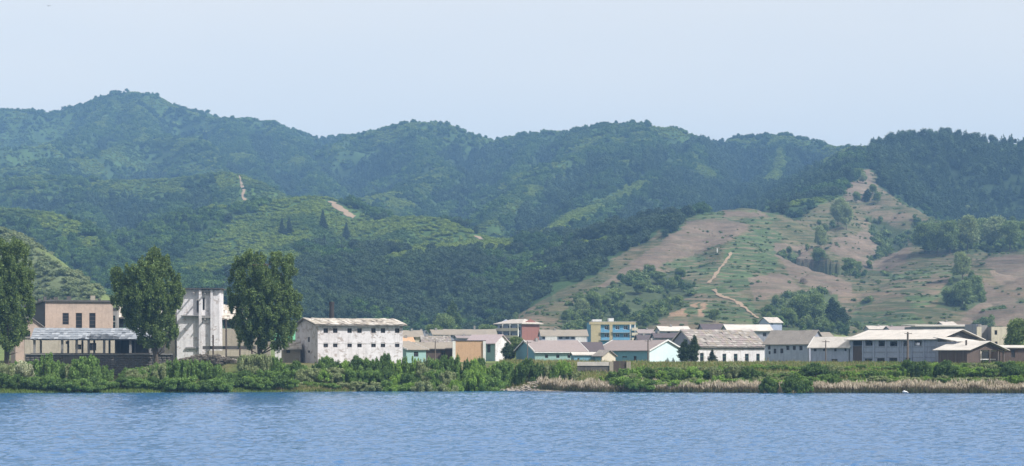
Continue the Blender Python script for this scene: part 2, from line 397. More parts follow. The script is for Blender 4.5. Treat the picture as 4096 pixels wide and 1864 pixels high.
def boxblur(A, r, axis):
    A = np.moveaxis(A, axis, 0); n = len(A); c = np.concatenate([np.zeros((1,)+A.shape[1:]), np.cumsum(A, 0)])
    i0 = np.clip(np.arange(n)-r, 0, n); i1 = np.clip(np.arange(n)+r+1, 0, n)
    return np.moveaxis((c[i1]-c[i0])/(i1-i0)[:, None], 0, axis)
TPI = GZ - boxblur(boxblur(GZ, 12, 0), 22, 1)

def inpoly(px, py, poly):
    r = np.zeros(np.shape(px), bool); n = len(poly)
    for i in range(n):
        x0, y0 = poly[i]; x1, y1 = poly[(i+1) % n]
        c = ((y0 > py) != (y1 > py)) & (px < (x1-x0)*(py-y0)/(y1-y0+1e-9)+x0)
        r ^= c
    return r

def zt(x, Y):
    px = CX + F*x/Y
    c = np.interp(px, colpx, np.arange(len(colpx))); r = np.interp(Y, rowY, np.arange(len(rowY)))
    c0 = np.clip(np.floor(c).astype(int), 0, len(colpx)-2); r0 = np.clip(np.floor(r).astype(int), 0, len(rowY)-2)
    fc = c-c0; fr = r-r0
    return (GZ[r0, c0]*(1-fc)+GZ[r0, c0+1]*fc)*(1-fr) + (GZ[r0+1, c0]*(1-fc)+GZ[r0+1, c0+1]*fc)*fr
def z1(x, Y): return float(zt(np.array([x]), np.array([Y]))[0])
def locate(px, py, Ymin=700.0, Ymax=4000.0):
    """first terrain point seen at (px, py) beyond Ymin"""
    c = np.interp(px, colpx, np.arange(len(colpx))); c0 = int(c); fc = c-c0
    col = GPY[:, c0]*(1-fc)+GPY[:, min(c0+1, len(colpx)-1)]*fc
    ok = np.nonzero((rowY >= Ymin) & (rowY <= Ymax) & (col <= py))[0]
    if len(ok) == 0:
        rr = np.nonzero((rowY >= Ymin) & (rowY <= Ymax))[0]; i = rr[np.argmin(col[rr])]; Y = rowY[i]
    else:
        i = ok[0]
        if i > 0 and col[i-1] > py: t = (col[i-1]-py)/(col[i-1]-col[i]+1e-9); Y = rowY[i-1]+t*(rowY[i]-rowY[i-1])
        else: Y = rowY[i]
    x = (px-CX)/F*Y
    return Vector((x, Y, z1(x, Y)))

# cover: what grows where. 0 broadleaf woods 1 conifers 2 scrub 3 bare field 4 dry grass 5 terraced crops 6 plain 7 open woods 8 pale scrub 9 earth
ZONES = [
 (4, 700, 1160, [(1960,1345),(2180,1190),(2430,1070),(2640,920),(2720,1345)]),
 (4, 700, 1500, [(2050,1320),(2200,1235),(2450,1115),(2650,950),(2740,890),(2985,822),(3120,860),(3180,880),(3330,795),(3460,760),(3640,820),(3750,870),(3900,895),(4300,880),(5200,860),(5200,1345),(2050,1345)]),
 (4, 1350, 1800, [(3355,800),(3449,640),(3520,740),(3600,800),(3500,820)]),
 (3, 1350, 1750, [(3372,768),(3449,660),(3503,745),(3457,800),(3380,807)]),
 (5, 900, 1300, [(2700,905),(2860,845),(3060,835),(3120,870),(3060,900),(2900,872),(2740,895)]),
 (5, 700, 1300, [(2921,976),(3010,900),(3110,930),(3100,1091),(2960,1168),(2845,1091)]),
 (5, 700, 1300, [(2614,1053),(2806,1014),(2868,1091),(2753,1137),(2461,1155)]),
 (5, 700, 1300, [(2700,1150),(2950,1130),(3050,1300),(2700,1300)]),
 (5, 700, 1300, [(3534,1091),(3802,1076),(3810,1168),(3687,1229),(3426,1247),(3400,1300),(3500,1310),(3700,1290),(3640,1240)]),
 (3, 700, 1400, [(2745,891),(2906,872),(2990,891),(2975,922),(2921,968),(2814,1014),(2676,1045),(2584,1091),(2461,1137),(2384,1149),(2461,1091),(2553,1045),(2653,968),(2660,937)]),
 (3, 700, 1400, [(3457,930),(3580,922),(3641,968),(3626,1053),(3534,1083),(3426,1060),(3303,984),(3334,953)]),
 (3, 700, 1400, [(3111,968),(3226,984),(3288,1076),(3418,1137),(3411,1191),(3288,1191),(3226,1153),(3150,1091),(3096,1014)]),
 (3, 700, 1400, [(3940,1022),(5200,1010),(5200,1170),(4017,1147),(3948,1068)]),
 (3, 700, 1400, [(3900,1106),(4072,1214),(5200,1300),(3820,1310),(3850,1240)]),
 (3, 700, 1400, [(2996,1111),(3150,1100),(3196,1160),(3020,1200)]),
 (3, 700, 1400, [(2880,845),(3060,845),(3080,870),(2900,865)]),
 (9, 700, 1000, [(2735,1231),(2752,1265),(2640,1268)]),
 (3, 700, 1000, [(2640,1278),(2745,1290),(2740,1306),(2550,1325)]),
 (9, 700, 1000, [(2790,1215),(2815,1205),(2815,1275),(2795,1275)]),
 (9, 700, 1000, [(2745,1225),(2800,1200),(2770,1232)]),
 (7, 700, 1200, [(2310,1190),(2430,1140),(2600,1095),(2780,1120),(2740,1200),(2640,1290),(2480,1335),(2230,1335),(2250,1250)]),
 (7, 700, 1400, [(3650,880),(3820,905),(4200,890),(5200,880),(5200,985),(4200,1000),(3940,1010),(3820,1020),(3700,1010),(3630,950)]),
 (7, 700, 1300, [(3800,1090),(3900,1110),(3940,1200),(3860,1250),(3740,1230)]),
 (7, 700, 1200, [(3020,1300),(3090,1200),(3200,1170),(3330,1180),(3400,1260),(3380,1340),(3050,1340)]),
 (1, 1450, 2600, [(3480,560),(5200,480),(5200,905),(3900,905),(3750,880),(3600,800),(3520,740)]),
 (1, 1500, 2600, [(2220,700),(2400,620),(2480,700),(2400,840),(2200,860),(2180,760)]),
 (1, 1500, 2700, [(2680,650),(2800,560),(2860,560),(3100,600),(3400,600),(3500,620),(3450,700),(3300,820),(3100,900),(2700,890),(2440,960),(2430,900),(2600,790)]),
 (1, 1500, 2700, [(2540,600),(2640,590),(2680,650),(2640,700),(2520,690)]),
 (2, 1900, 3200, [(440,560),(800,545),(880,680),(700,720),(500,700),(420,640)]),
 (2, 1900, 3200, [(0,590),(330,560),(420,620),(250,660),(0,650)]),
 (2, 1250, 2200, [(2140,945),(2300,845),(2461,776),(2614,688),(2730,628),(2745,652),(2640,720),(2480,816),(2320,884),(2180,972)]),
 (2, 1750, 2500, [(1480,900),(1614,755),(1720,700),(1800,640),(1835,670),(1760,745),(1660,810),(1560,905)]),
 (2, 1550, 2300, [(1880,925),(2000,835),(2100,775),(2230,685),(2345,630),(2350,662),(2240,724),(2120,815),(2010,885),(1950,945)]),
 (2, 1100, 1450, [(2290,975),(2440,955),(2545,965),(2530,990),(2400,995),(2300,1003)]),
 (2, 1000, 1300, [(1050,1100),(1080,1030),(1170,1008),(1240,1040),(1130,1095)]),
 (2, 1000, 1350, [(1480,1040),(1650,1005),(1760,1000),(1700,1030),(1560,1060)]),
 (1, 2350, 3100, [(488,395),(508,390),(535,450),(575,520),(600,562),(578,562),(540,505),(510,450)]),
 (2, 2000, 2500, [(2440,560),(2560,545),(2700,600),(2650,630),(2560,585),(2440,615)]),
 (2, 1500, 2100, [(880,680),(1160,790),(1180,860),(1000,900),(900,800),(860,740)]),
 (2, 1300, 2100, [(300,716),(720,712),(740,780),(560,800),(400,780)]),
 (2, 900, 1700, [(740,1030),(950,880),(1150,795),(1270,770),(1440,860),(1500,880),(1650,860),(1750,870),(1950,955),(2080,965),(2050,1000),(1850,1010),(1500,1010),(1200,990),(1080,1030),(1000,1100),(700,1110)]),
 (2, 1650, 1860, [(3610,480),(4300,480),(4300,585),(3960,583),(3850,560),(3700,568),(3610,574)]),
 (8, 600, 950, [(-900,840),(0,900),(120,950),(190,1030),(310,1110),(500,1260),(520,1330),(-900,1340)]),
 (2, 1000, 1500, [(0,830),(240,850),(380,950),(440,1040),(330,1010),(240,930),(0,880)]),
]
def cover_of(px, py, Y, x):
    jx = (fbm(x/22, Y/22, 71, 3)-0.5)*70; jy = (fbm(x/22, Y/22, 81, 3)-0.5)*26
    qx = px+jx*np.clip(900/Y, 0.3, 1); qy = py+jy
    c = np.zeros(np.shape(px), int)
    ci = np.clip(np.searchsorted(colpx, px), 0, len(colpx)-1); ri = np.clip(np.searchsorted(rowY, Y), 0, len(rowY)-1)
    tp = TPI[ri, ci] + (fbm(x/55, Y/55, 77, 3)-0.5)*16
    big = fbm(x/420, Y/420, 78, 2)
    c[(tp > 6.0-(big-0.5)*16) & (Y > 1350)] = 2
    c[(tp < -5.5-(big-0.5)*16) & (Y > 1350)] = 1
    c[Y < 880] = 6
    tpc = TPI[ri, ci]
    for k, a, b, poly in ZONES:
        c[(Y > a) & (Y < b) & inpoly(qx, qy, poly)] = k
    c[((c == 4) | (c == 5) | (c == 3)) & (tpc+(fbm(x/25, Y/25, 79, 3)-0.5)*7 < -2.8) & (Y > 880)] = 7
    w = fbm(x/45, Y/45, 83, 3)
    c[(c == 2) & (Y > 1900) & (fbm(x/24, Y/24, 84, 3) > 0.50)] = 0
    cf = (c == 1) & (Y > 1450)
    c[cf & (tpc+(w-0.5)*14 > 2.5) & (px < 3480)] = 0
    c[cf & (tpc+(w-0.5)*14 > 8) & (px < 3480)] = 2
    return c
CXP = np.repeat(colpx[None, :], len(rowY), 0)
COV = cover_of(CXP, GPY, GY, GX)
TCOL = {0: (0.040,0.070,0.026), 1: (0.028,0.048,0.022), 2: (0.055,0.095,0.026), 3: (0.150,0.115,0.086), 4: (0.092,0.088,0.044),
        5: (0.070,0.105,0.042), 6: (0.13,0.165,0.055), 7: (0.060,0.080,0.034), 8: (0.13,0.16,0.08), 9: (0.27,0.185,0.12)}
gc = np.zeros(GX.shape+(3,))
for k, v in TCOL.items(): gc[COV == k] = v
n = fbm(GX/35, GY/35, 91, 4)[..., None]
n2 = fbm(GX/9, GY/5, 95, 3)[..., None]
gc = gc*(0.65+0.7*n)*(0.75+0.5*n2)
m4 = (COV == 4) | (COV == 5)
f = np.clip((fbm(GX/40, GY/30, 101, 4)-0.52)*8, 0, 1)[..., None]
gc = np.where(m4[..., None], gc*(1-f)+np.array((0.150, 0.115, 0.078))*f*(0.8+0.4*n2), gc)
near = (GY < 420)
dd = GY - shoreY(GX)
gr = np.clip(fbm(GX/9, GY/9, 111, 4)*3.2-1.1, 0, 1)[..., None]
gnear = np.array((0.05,0.09,0.024))*gr+np.array((0.13,0.125,0.055))*(1-gr)
gc = np.where(near[..., None], gnear, gc)
sb = np.exp(-((CXP-2160)/150.0)**4)*(dd < 9)*(dd > -2)
gc = gc*(1-sb[..., None])+np.array((0.40,0.34,0.27))*(0.7+0.6*n2)*sb[..., None]
shore = np.clip(1-np.abs(dd-0.2)/0.9, 0, 1)[..., None]
gc = gc*(1-shore*0.7)+np.array((0.16,0.13,0.09))*shore*0.7

def terrain_mat():
    m = bpy.data.materials.new('terrain_cover'); m.use_nodes = True; t = m.node_tree; b = t.nodes['Principled BSDF']
    a = N(t, 'ShaderNodeAttribute'); a.attribute_name = 'Cover'
    g = N(t, 'ShaderNodeNewGeometry'); pos = g.outputs['Position']
    n1 = ramp(t, noise(t, mapped(t, pos, (1, 1, 2.5)), 0.45, 5, 0.7), 0.25, 0.75, 0.7, 1.3)
    col = mixrgb(t, 1.0, a.outputs['Color'], comb(t, n1), 'MULTIPLY')
    # weedy banks and crop rows run along the contours of the cultivated slopes
    rows_ = ramp(t, noise(t, mapped(t, pos, (0.035, 0.035, 0.62)), 1.0, 5, 0.72), 0.48, 0.55)
    rm = N(t, 'ShaderNodeMath'); rm.operation = 'MULTIPLY'; t.links.new(rows_, rm.inputs[0]); t.links.new(a.outputs['Alpha'], rm.inputs[1])
    col = mixrgb(t, math_mul(t, rm.outputs[0], 0.8), col, (0.038, 0.060, 0.026))
    r2 = ramp(t, noise(t, mapped(t, pos, (0.05, 0.05, 0.8)), 1.3, 4, 0.7), 0.52, 0.60)
    rm2 = N(t, 'ShaderNodeMath'); rm2.operation = 'MULTIPLY'; t.links.new(r2, rm2.inputs[0]); t.links.new(a.outputs['Alpha'], rm2.inputs[1])
    col = mixrgb(t, math_mul(t, rm2.outputs[0], 0.75), col, (0.17, 0.13, 0.09))
    t.links.new(col, b.inputs['Base Color']); b.inputs['Roughness'].default_value = 0.95; b.inputs['Specular IOR Level'].default_value = 0.1
    bn = N(t, 'ShaderNodeBump'); bn.inputs['Strength'].default_value = 0.8; bn.inputs['Distance'].default_value = 0.6
    t.links.new(noise(t, pos, 0.6, 5, 0.7), bn.inputs['Height']); t.links.new(bn.outputs[0], b.inputs['Normal'])
    return m
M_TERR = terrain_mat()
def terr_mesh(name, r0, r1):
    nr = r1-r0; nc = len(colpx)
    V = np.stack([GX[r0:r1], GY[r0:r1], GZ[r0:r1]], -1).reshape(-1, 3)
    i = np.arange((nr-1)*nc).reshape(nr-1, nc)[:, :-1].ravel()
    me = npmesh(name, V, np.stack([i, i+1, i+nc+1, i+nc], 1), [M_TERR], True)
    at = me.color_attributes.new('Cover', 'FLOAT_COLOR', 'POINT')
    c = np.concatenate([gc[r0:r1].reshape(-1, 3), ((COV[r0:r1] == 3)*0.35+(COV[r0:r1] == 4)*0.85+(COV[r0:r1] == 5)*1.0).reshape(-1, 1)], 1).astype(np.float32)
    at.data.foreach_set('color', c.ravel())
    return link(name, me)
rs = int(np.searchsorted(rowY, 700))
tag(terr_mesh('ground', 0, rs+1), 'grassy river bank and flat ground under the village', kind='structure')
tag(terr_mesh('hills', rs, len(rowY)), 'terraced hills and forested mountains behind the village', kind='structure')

# ------------------------------------------------------------------ water
def water_mat():
    m = bpy.data.materials.new('river_water'); m.use_nodes = True; t = m.node_tree; b = t.nodes['Principled BSDF']
    g = N(t, 'ShaderNodeNewGeometry'); pos = g.outputs['Position']
    b.inputs['Base Color'].default_value = (0.024, 0.115, 0.275, 1); b.inputs['Roughness'].default_value = 0.07
    b.inputs['IOR'].default_value = 1.33
    h1 = noise(t, mapped(t, pos, (0.7, 1.0, 1)), 3.2, 4, 0.6)
    bn = N(t, 'ShaderNodeBump'); bn.inputs['Strength'].default_value = 0.7; bn.inputs['Distance'].default_value = 0.10
    t.links.new(h1, bn.inputs['Height']); t.links.new(bn.outputs[0], b.inputs['Normal'])
    return m
def build_water():
    ys = [-500.0, -100, 40, 80, 95]
    Y = 97.0
    while Y < 372: ys.append(Y); Y += 0.20*(Y/97.0)**0.9
    ys = np.array(ys+[380.0, 500.0, 700.0])
    tx = np.concatenate([np.linspace(-9, -0.40, 12), np.linspace(-0.38, -0.27, 40), np.arange(-0.268, 0.268, 0.0014), np.linspace(0.27, 0.38, 40), np.linspace(0.40, 9, 12)])
    T, Yg = np.meshgrid(tx, ys); X = T*np.maximum(Yg, 97.0)
    fade = np.clip((shoreY(X)-Yg)/15, 0.15, 1)*(np.abs(T) < 0.36)*(Yg > 96)
    gust = np.clip(fbm(X/22, Yg/16, 221, 3)*2.4-0.6, 0.85, 1.05)
    a = 0.25*(fbm(X/0.85+Yg*0.10, Yg/0.95, 201, 3)-0.5) + 0.13*(ridged(X/1.7+Yg*0.2, Yg/1.6, 211, 2)-0.7)
    a += 0.07*np.clip(ridged(X/4.2+Yg*0.15, Yg/2.6, 231, 2)-0.80, 0, 1)*4*np.clip((175-Yg)/60, 0, 1)
    a = a*gust*fade
    V = np.stack([X, Yg, a], -1).reshape(-1, 3)
    nc = len(tx); i = np.arange((len(ys)-1)*nc).reshape(-1, nc)[:, :-1].ravel()
    return tag(link('water', npmesh('water', V, np.stack([i, i+1, i+nc+1, i+nc], 1), [water_mat()], True)), 'wide blue river with small wind ripples', kind='structure')
build_water()

# dirt tracks draped over the hills
M_DIRT = weathered('bare_earth', (0.34, 0.25, 0.17), (0.22, 0.18, 0.11), 0.5, 0.0, 0.4)
TRK = []
def track(pts, w, label, Ymin, Ymax):
    Q = []
    for i in range(len(pts)-1):
        n = max(2, int(math.hypot(pts[i+1][0]-pts[i][0], pts[i+1][1]-pts[i][1])/7))
        for k in range(n): t = k/n; Q.append((pts[i][0]*(1-t)+pts[i+1][0]*t+R.uniform(-2.5, 2.5), pts[i][1]*(1-t)+pts[i+1][1]*t))
    C = [locate(a, b, Ymin, Ymax) for a, b in Q]; vs = []; fs = []; TRK.extend((c.x, c.y, w) for c in C)
    for i, c in enumerate(C):
        d = (C[min(i+1, len(C)-1)]-C[max(i-1, 0)]); d.z = 0
        if d.length < 1e-4: d = Vector((0, 1, 0))
        nrm = Vector((-d.y, d.x, 0)).normalized()
        ww = w*R.uniform(0.25, 1.15)
        for s in (-1, -0.33, 0.33, 1):
            q = c+nrm*ww*s*0.5; vs.append((q.x, q.y, z1(q.x, q.y)+0.35))
    for i in range(len(C)-1):
        for k in range(3): a = 4*i+k; fs.append((a, a+1, a+5, a+4))
    me = bpy.data.meshes.new('path'); me.from_pydata(vs, [], fs); me.materials.append(M_DIRT); me.update()
    return tag(link('path', me), label, kind='structure')
track([(957,700),(962,725),(975,760),(972,790),(990,815),(1018,835),(1036,848)], 3.2, 'bare dirt track down the green spur', 1500, 2100)
track([(2925,1012),(2905,1045),(2880,1075),(2860,1105),(2830,1140)], 2.0, 'narrow footpath down the terraced hill', 800, 1300)
track([(2855,1160),(2880,1185),(2930,1200),(2970,1225),(3005,1255),(3035,1280)], 3.0, 'orange dirt road at the foot of the terraced hill', 700, 1200)
track([(1322,806),(1345,825),(1370,840),(1400,862),(1425,872)], 7.0, 'bare earth scar on the crest of the grassy hill', 1200, 1600)
track([(1905,945),(1920,955),(1935,962)], 6.0, 'small bare patch at the end of the grassy spur', 1100, 1500)

# ------------------------------------------------------------------ foliage shapes
def ico(sub=1):
    bm = bmesh.new(); bmesh.ops.create_icosphere(bm, subdivisions=sub, radius=1.0)
    v = np.array([tuple(x.co) for x in bm.verts]); f = np.array([[q.index for q in p.verts] for p in bm.faces]); bm.free(); return v, f
ICO1, ICOF1 = ico(2); ICO0, ICOF0 = ico(1)
def leafquads(C, size, rg, up=0.35, aspect=0.62):
    """one small quad leaf at each centre"""
    n = len(C); d = rg.normal(size=(n, 3)); d /= np.linalg.norm(d, axis=1)[:, None]
    nn = rg.normal(size=(n, 3)); nn[:, 2] += up*2; nn /= np.linalg.norm(nn, axis=1)[:, None]
    u = np.cross(nn, d); u /= np.linalg.norm(u, axis=1)[:, None]+1e-9; v = np.cross(nn, u)
    s = (size*(0.6+0.8*rg.random(n)))[:, None]
    V = np.stack([C-u*s, C-v*s*aspect+nn*s*0.15, C+u*s, C+v*s*aspect+nn*s*0.15], 1).reshape(-1, 3)
    return V, np.arange(4*n).reshape(-1, 4)
def lobe_leaves(lobes, dens, size, rg, shell=0.55):
    """lobes: (x,y,z,rx,ry,rz); leaves spread through each lobe, denser towards its skin"""
    out = []
    for (x, y, z, rx, ry, rz) in lobes:
        n = max(6, int(dens*(rx*ry+ry*rz+rx*rz)/3*4))
        d = rg.normal(size=(n, 3)); d /= np.linalg.norm(d, axis=1)[:, None]
        r = (shell+(1-shell)*rg.random(n)**0.6)*(1+0.14*rg.normal(size=n))
        k = fbm(d[:, 0]*2.3+x, d[:, 1]*2.3+d[:, 2]*1.7+y, int(rg.integers(1000)), 2)
        r *= 0.72+0.56*k
        out.append(np.stack([x+d[:, 0]*r*rx, y+d[:, 1]*r*ry, z+d[:, 2]*r*rz], 1))
    return leafquads(np.concatenate(out), size, rg)
def lumps(lobes, rg, shrink=0.72, base=None):
    V = []; Fc = []; o = 0
    bv, bf = base or (ICO0, ICOF0)
    for (x, y, z, rx, ry, rz) in lobes:
        k = shrink*(0.8+0.4*rg.random(len(bv)))[:, None]
        V.append(bv*k*np.array((rx, ry, rz))+np.array((x, y, z))); Fc.append(bf+o); o += len(bv)
    return np.concatenate(V), np.concatenate(Fc)
def treeproto(name, kind, seed, mats):
    """far trees: unit height"""
    rg = np.random.default_rng(seed)
    if kind == 'broad':
        lb = []
        for i in range(8):
            a = rg.random()*6.28; r = 0.22*rg.random()+0.04; z = 0.32+0.5*rg.random()
            s = 0.16+0.12*rg.random(); lb.append((r*math.cos(a), r*math.sin(a), z, s, s, s*0.85))
        lb.append((0, 0, 0.84, 0.14, 0.14, 0.16)); dens, ls = 700, 0.045
    elif kind == 'scrub':
        lb = []
        for i in range(6):
            a = rg.random()*6.28; r = 0.5*rg.random(); s = 0.28+0.2*rg.random()
            lb.append((r*math.cos(a), r*math.sin(a), 0.3+0.35*rg.random(), s, s, s*0.8))
        dens, ls = 120, 0.085
    elif kind == 'oval':
        lb = []
        for i in range(11):
            z = 0.2+0.7*(i+rg.random())/11; w = 0.24*math.sin(math.pi*min(1, max(0.08, (z-0.08)/0.95)))**0.7
            a = rg.random()*6.28; s = 0.11+0.06*rg.random(); lb.append((w*0.6*math.cos(a), w*0.6*math.sin(a), z, s+w*0.4, s+w*0.4, s))
        dens, ls = 520, 0.042
    else:
        lb = []
        for i in range(9):
            z = 0.12+0.8*i/8; w = 0.17*(1.05-z)+0.025
            for k in range(3 if i < 6 else 1):
                a = rg.random()*6.28; lb.append((w*0.6*math.cos(a), w*0.6*math.sin(a), z, w*0.85, w*0.85, 0.075))
        dens, ls = 800, 0.036
    V1, F1 = lumps(lb, rg); V2, F2 = lobe_leaves(lb, dens, ls, rg, 0.75)
    me = npmesh(name, np.concatenate([V1, V2]), [F1, F2+len(V1)], mats)
    return me
mf0 = leafmat('far_broadleaf', (0.034,0.080,0.019), (0.105,0.178,0.034), 0.2, 0.5, 0.8, True, patch=(0.034,0.070,0.028), pscale=0.008)
mf1 = leafmat('far_conifer', (0.022,0.045,0.020), (0.042,0.075,0.028), 0.05, 0.5, 0.8, True)
mf2 = leafmat('far_scrub', (0.120,0.180,0.026), (0.20,0.26,0.042), 0.2, 0.5, 0.8, True, patch=(0.06,0.11,0.03), pscale=0.012)
mf7 = leafmat('hill_tree_leaf', (0.065,0.115,0.030), (0.150,0.20,0.065), 0.2, 0.5, 0.8, True)
mf8 = leafmat('pale_scrub_leaf', (0.12,0.16,0.07), (0.23,0.26,0.13), 0.2, 0.5, 0.8, True, patch=(0.12,0.16,0.07), pscale=0.03)
mfd = leafmat('dark_wood_leaf', (0.028,0.048,0.026), (0.050,0.078,0.036), 0.1, 0.5, 0.8, True, patch=(0.05,0.085,0.03), pscale=0.02)
def protos(tag_, kinds, mat):
    c = bpy.data.collections.new('source_'+tag_)
    for i, (k, sd_) in enumerate(kinds):
        o = bpy.data.objects.new('foliage_source', treeproto(tag_+str(i), k, sd_, [mat])); c.objects.link(o)
    return c
def scatter(name, label, coll, ncoll, pts, hs, ws, cat='forest'):
    me = npmesh(name, pts, [])if False else bpy.data.meshes.new(name)
    n = len(pts); me.vertices.add(n); me.vertices.foreach_set('co', pts.astype(np.float32).ravel())
    sc = me.attributes.new('sc', 'FLOAT_VECTOR', 'POINT'); sc.data.foreach_set('vector', np.stack([ws, ws, hs], 1).astype(np.float32).ravel())
    ro = me.attributes.new('ro', 'FLOAT_VECTOR', 'POINT')
    rr = np.stack([rng.normal(size=n)*0.05, rng.normal(size=n)*0.05, rng.random(n)*6.28], 1); ro.data.foreach_set('vector', rr.astype(np.float32).ravel())
    pi = me.attributes.new('pi', 'INT', 'POINT'); pi.data.foreach_set('value', rng.integers(0, ncoll, n).astype(np.int32))
    me.update(); o = link(name, me); tag(o, label, cat, kind='stuff')
    g = bpy.data.node_groups.new(name, 'GeometryNodeTree')
    g.interface.new_socket('Geometry', in_out='INPUT', socket_type='NodeSocketGeometry'); g.interface.new_socket('Geometry', in_out='OUTPUT', socket_type='NodeSocketGeometry')
    gi = g.nodes.new('NodeGroupInput'); go = g.nodes.new('NodeGroupOutput'); ip = g.nodes.new('GeometryNodeInstanceOnPoints')
    ci = g.nodes.new('GeometryNodeCollectionInfo'); ci.inputs['Collection'].default_value = coll; ci.inputs['Separate Children'].default_value = True; ci.inputs['Reset Children'].default_value = True
    def na(nm, ty):
        q = g.nodes.new('GeometryNodeInputNamedAttribute'); q.data_type = ty; q.inputs[0].default_value = nm; return q.outputs[0]
    g.links.new(gi.outputs[0], ip.inputs['Points']); g.links.new(ci.outputs[0], ip.inputs['Instance']); ip.inputs['Pick Instance'].default_value = True
    g.links.new(na('pi', 'INT'), ip.inputs['Instance Index']); g.links.new(na('ro', 'FLOAT_VECTOR'), ip.inputs['Rotation']); g.links.new(na('sc', 'FLOAT_VECTOR'), ip.inputs['Scale'])
    g.links.new(ip.outputs[0], go.inputs[0])
    md = o.modifiers.new('scatter', 'NODES'); md.node_group = g
    return o
def build_forest():
    nn = 330000
    Y0, Y1 = 640.0, 3080.0
    Y = np.sqrt(Y0**2+(Y1**2-Y0**2)*rng.random(nn)); px = -420+4950*rng.random(nn)
    x = (px-CX)/F*Y; z = zt(x, Y); py = YH-(z-CH)*F/Y
    # drop what stands well behind a crest
    run = np.minimum.accumulate(GPY, axis=0)
    c = np.clip(np.searchsorted(colpx, px), 0, len(colpx)-1); r = np.clip(np.searchsorted(rowY, Y)-1, 0, len(rowY)-1)
    vis = (YH-(z+9-CH)*F/Y) < run[r, c]
    x, Y, z, px, py = x[vis], Y[vis], z[vis], px[vis], py[vis]
    cov = cover_of(px, py, Y, x)
    ok = np.ones(len(x), bool)
    for (a, b, w) in TRK: ok &= np.hypot(x-a, (Y-b)*0.6) > w*0.5+1.3
    x, Y, z, px, py, cov = x[ok], Y[ok], z[ok], px[ok], py[ok], cov[ok]
    area = (0.5*(4950/F)*(Y1**2-Y0**2))/nn          # m2 per sample
    u = rng.random(len(x))
    def sub(mask, spacing): return mask & (u < area/(spacing**2))
    K = []
    dk = (cov == 0) & (Y < 1420) & (px > 900)
    tuft = fbm(x/30, Y/30, 131, 3)
    dk &= fbm(x/60, Y/60, 137, 3) < 0.60
    s = sub((cov == 0) & ~dk, 5.6)
    h = (4.0+3.2*rng.random(s.sum())**1.8)*(0.7+0.6*tuft[s]); print('broad', s.sum())
    scatter('forest', 'bluish green broadleaf woods covering the high mountain slopes', protos('broad', [('broad', 1), ('broad', 2), ('broad', 3), ('scrub', 4), ('oval', 5)], mf0), 5, np.stack([x, Y, z-0.3], 1)[s], h, h*1.15)
    s = sub(dk, 5.2); h = 4.5+3.5*rng.random(s.sum()); print('dark', s.sum())
    scatter('forest', 'dark dense woods at the foot of the mountains behind the village', protos('dark', [('broad', 11), ('broad', 12), ('oval', 13), ('broad', 14)], mfd), 4, np.stack([x, Y, z-0.3], 1)[s], h, h*1.1)
    s = sub(cov == 1, 5.0); h = 8+5*rng.random(s.sum()); print('conif', s.sum())
    scatter('forest', 'dark conifer woods on the right ridge and central slopes', protos('conif', [('con', 21), ('con', 22), ('oval', 23), ('con', 24)], mf1), 4, np.stack([x, Y, z-0.3], 1)[s], h, h*0.95)
    s = sub(cov == 2, 3.25) ; h = 1.5+1.4*rng.random(s.sum()); print('scrub', s.sum())
    scatter('scrub', 'yellow green scrub on the sunny grassy spurs', protos('scrub', [('scrub', 31), ('scrub', 32), ('scrub', 33)], mf2), 3, np.stack([x, Y, z-0.2], 1)[s], h, h*1.35, 'scrub')
    s = sub((cov == 7), 5.2) & (tuft > 0.36); h = 1.6+4.6*rng.random(s.sum())**1.6; print('open', s.sum())
    scatter('open_woodland', 'loose green trees and bushes scattered over the terraced hill', protos('open', [('broad', 41), ('oval', 42), ('broad', 43), ('scrub', 44)], mf7), 4, np.stack([x, Y, z-0.3], 1)[s], h, h*0.95, 'woodland')
    s = sub(cov == 8, 2.95); h = 1.2+1.6*rng.random(s.sum()); print('pale', s.sum())
    scatter('scrub', 'pale green scrub on the near slope behind the factory', protos('pale', [('scrub', 51), ('scrub', 52)], mf8), 2, np.stack([x, Y, z-0.2], 1)[s], h, h*1.4, 'scrub')
    # hedge lines along the terrace edges, and bushes here and there on the fields
    lev = (z/2.6+fbm(x/40, Y/40, 141, 3)*3.5) % 1.0
    s = (((cov == 5) & (lev < 0.27)) | ((cov == 4) & (lev < 0.18) & (tuft > 0.40))) & (u < 0.85)
    h = 0.5+0.7*rng.random(s.sum()); print('hedge', s.sum())
    scatter('terrace_scrub', 'low green scrub lining the terrace edges of the hill', protos('hedge', [('scrub', 61), ('scrub', 62), ('scrub', 63)], mf7), 3, np.stack([x, Y, z-0.15], 1)[s], h, h*1.6, 'scrub')
    s = ((cov == 3) | (cov == 4)) & (u > 0.86) & (fbm(x/17, Y/17, 151, 3) > 0.60); h = 0.5+1.3*rng.random(s.sum())**2
    scatter('field_scrub', 'small dark bushes dotted over the bare hill fields', protos('dots', [('scrub', 71), ('scrub', 72)], mf7), 2, np.stack([x, Y, z-0.1], 1)[s], h, h*1.1, 'scrub')
build_forest()

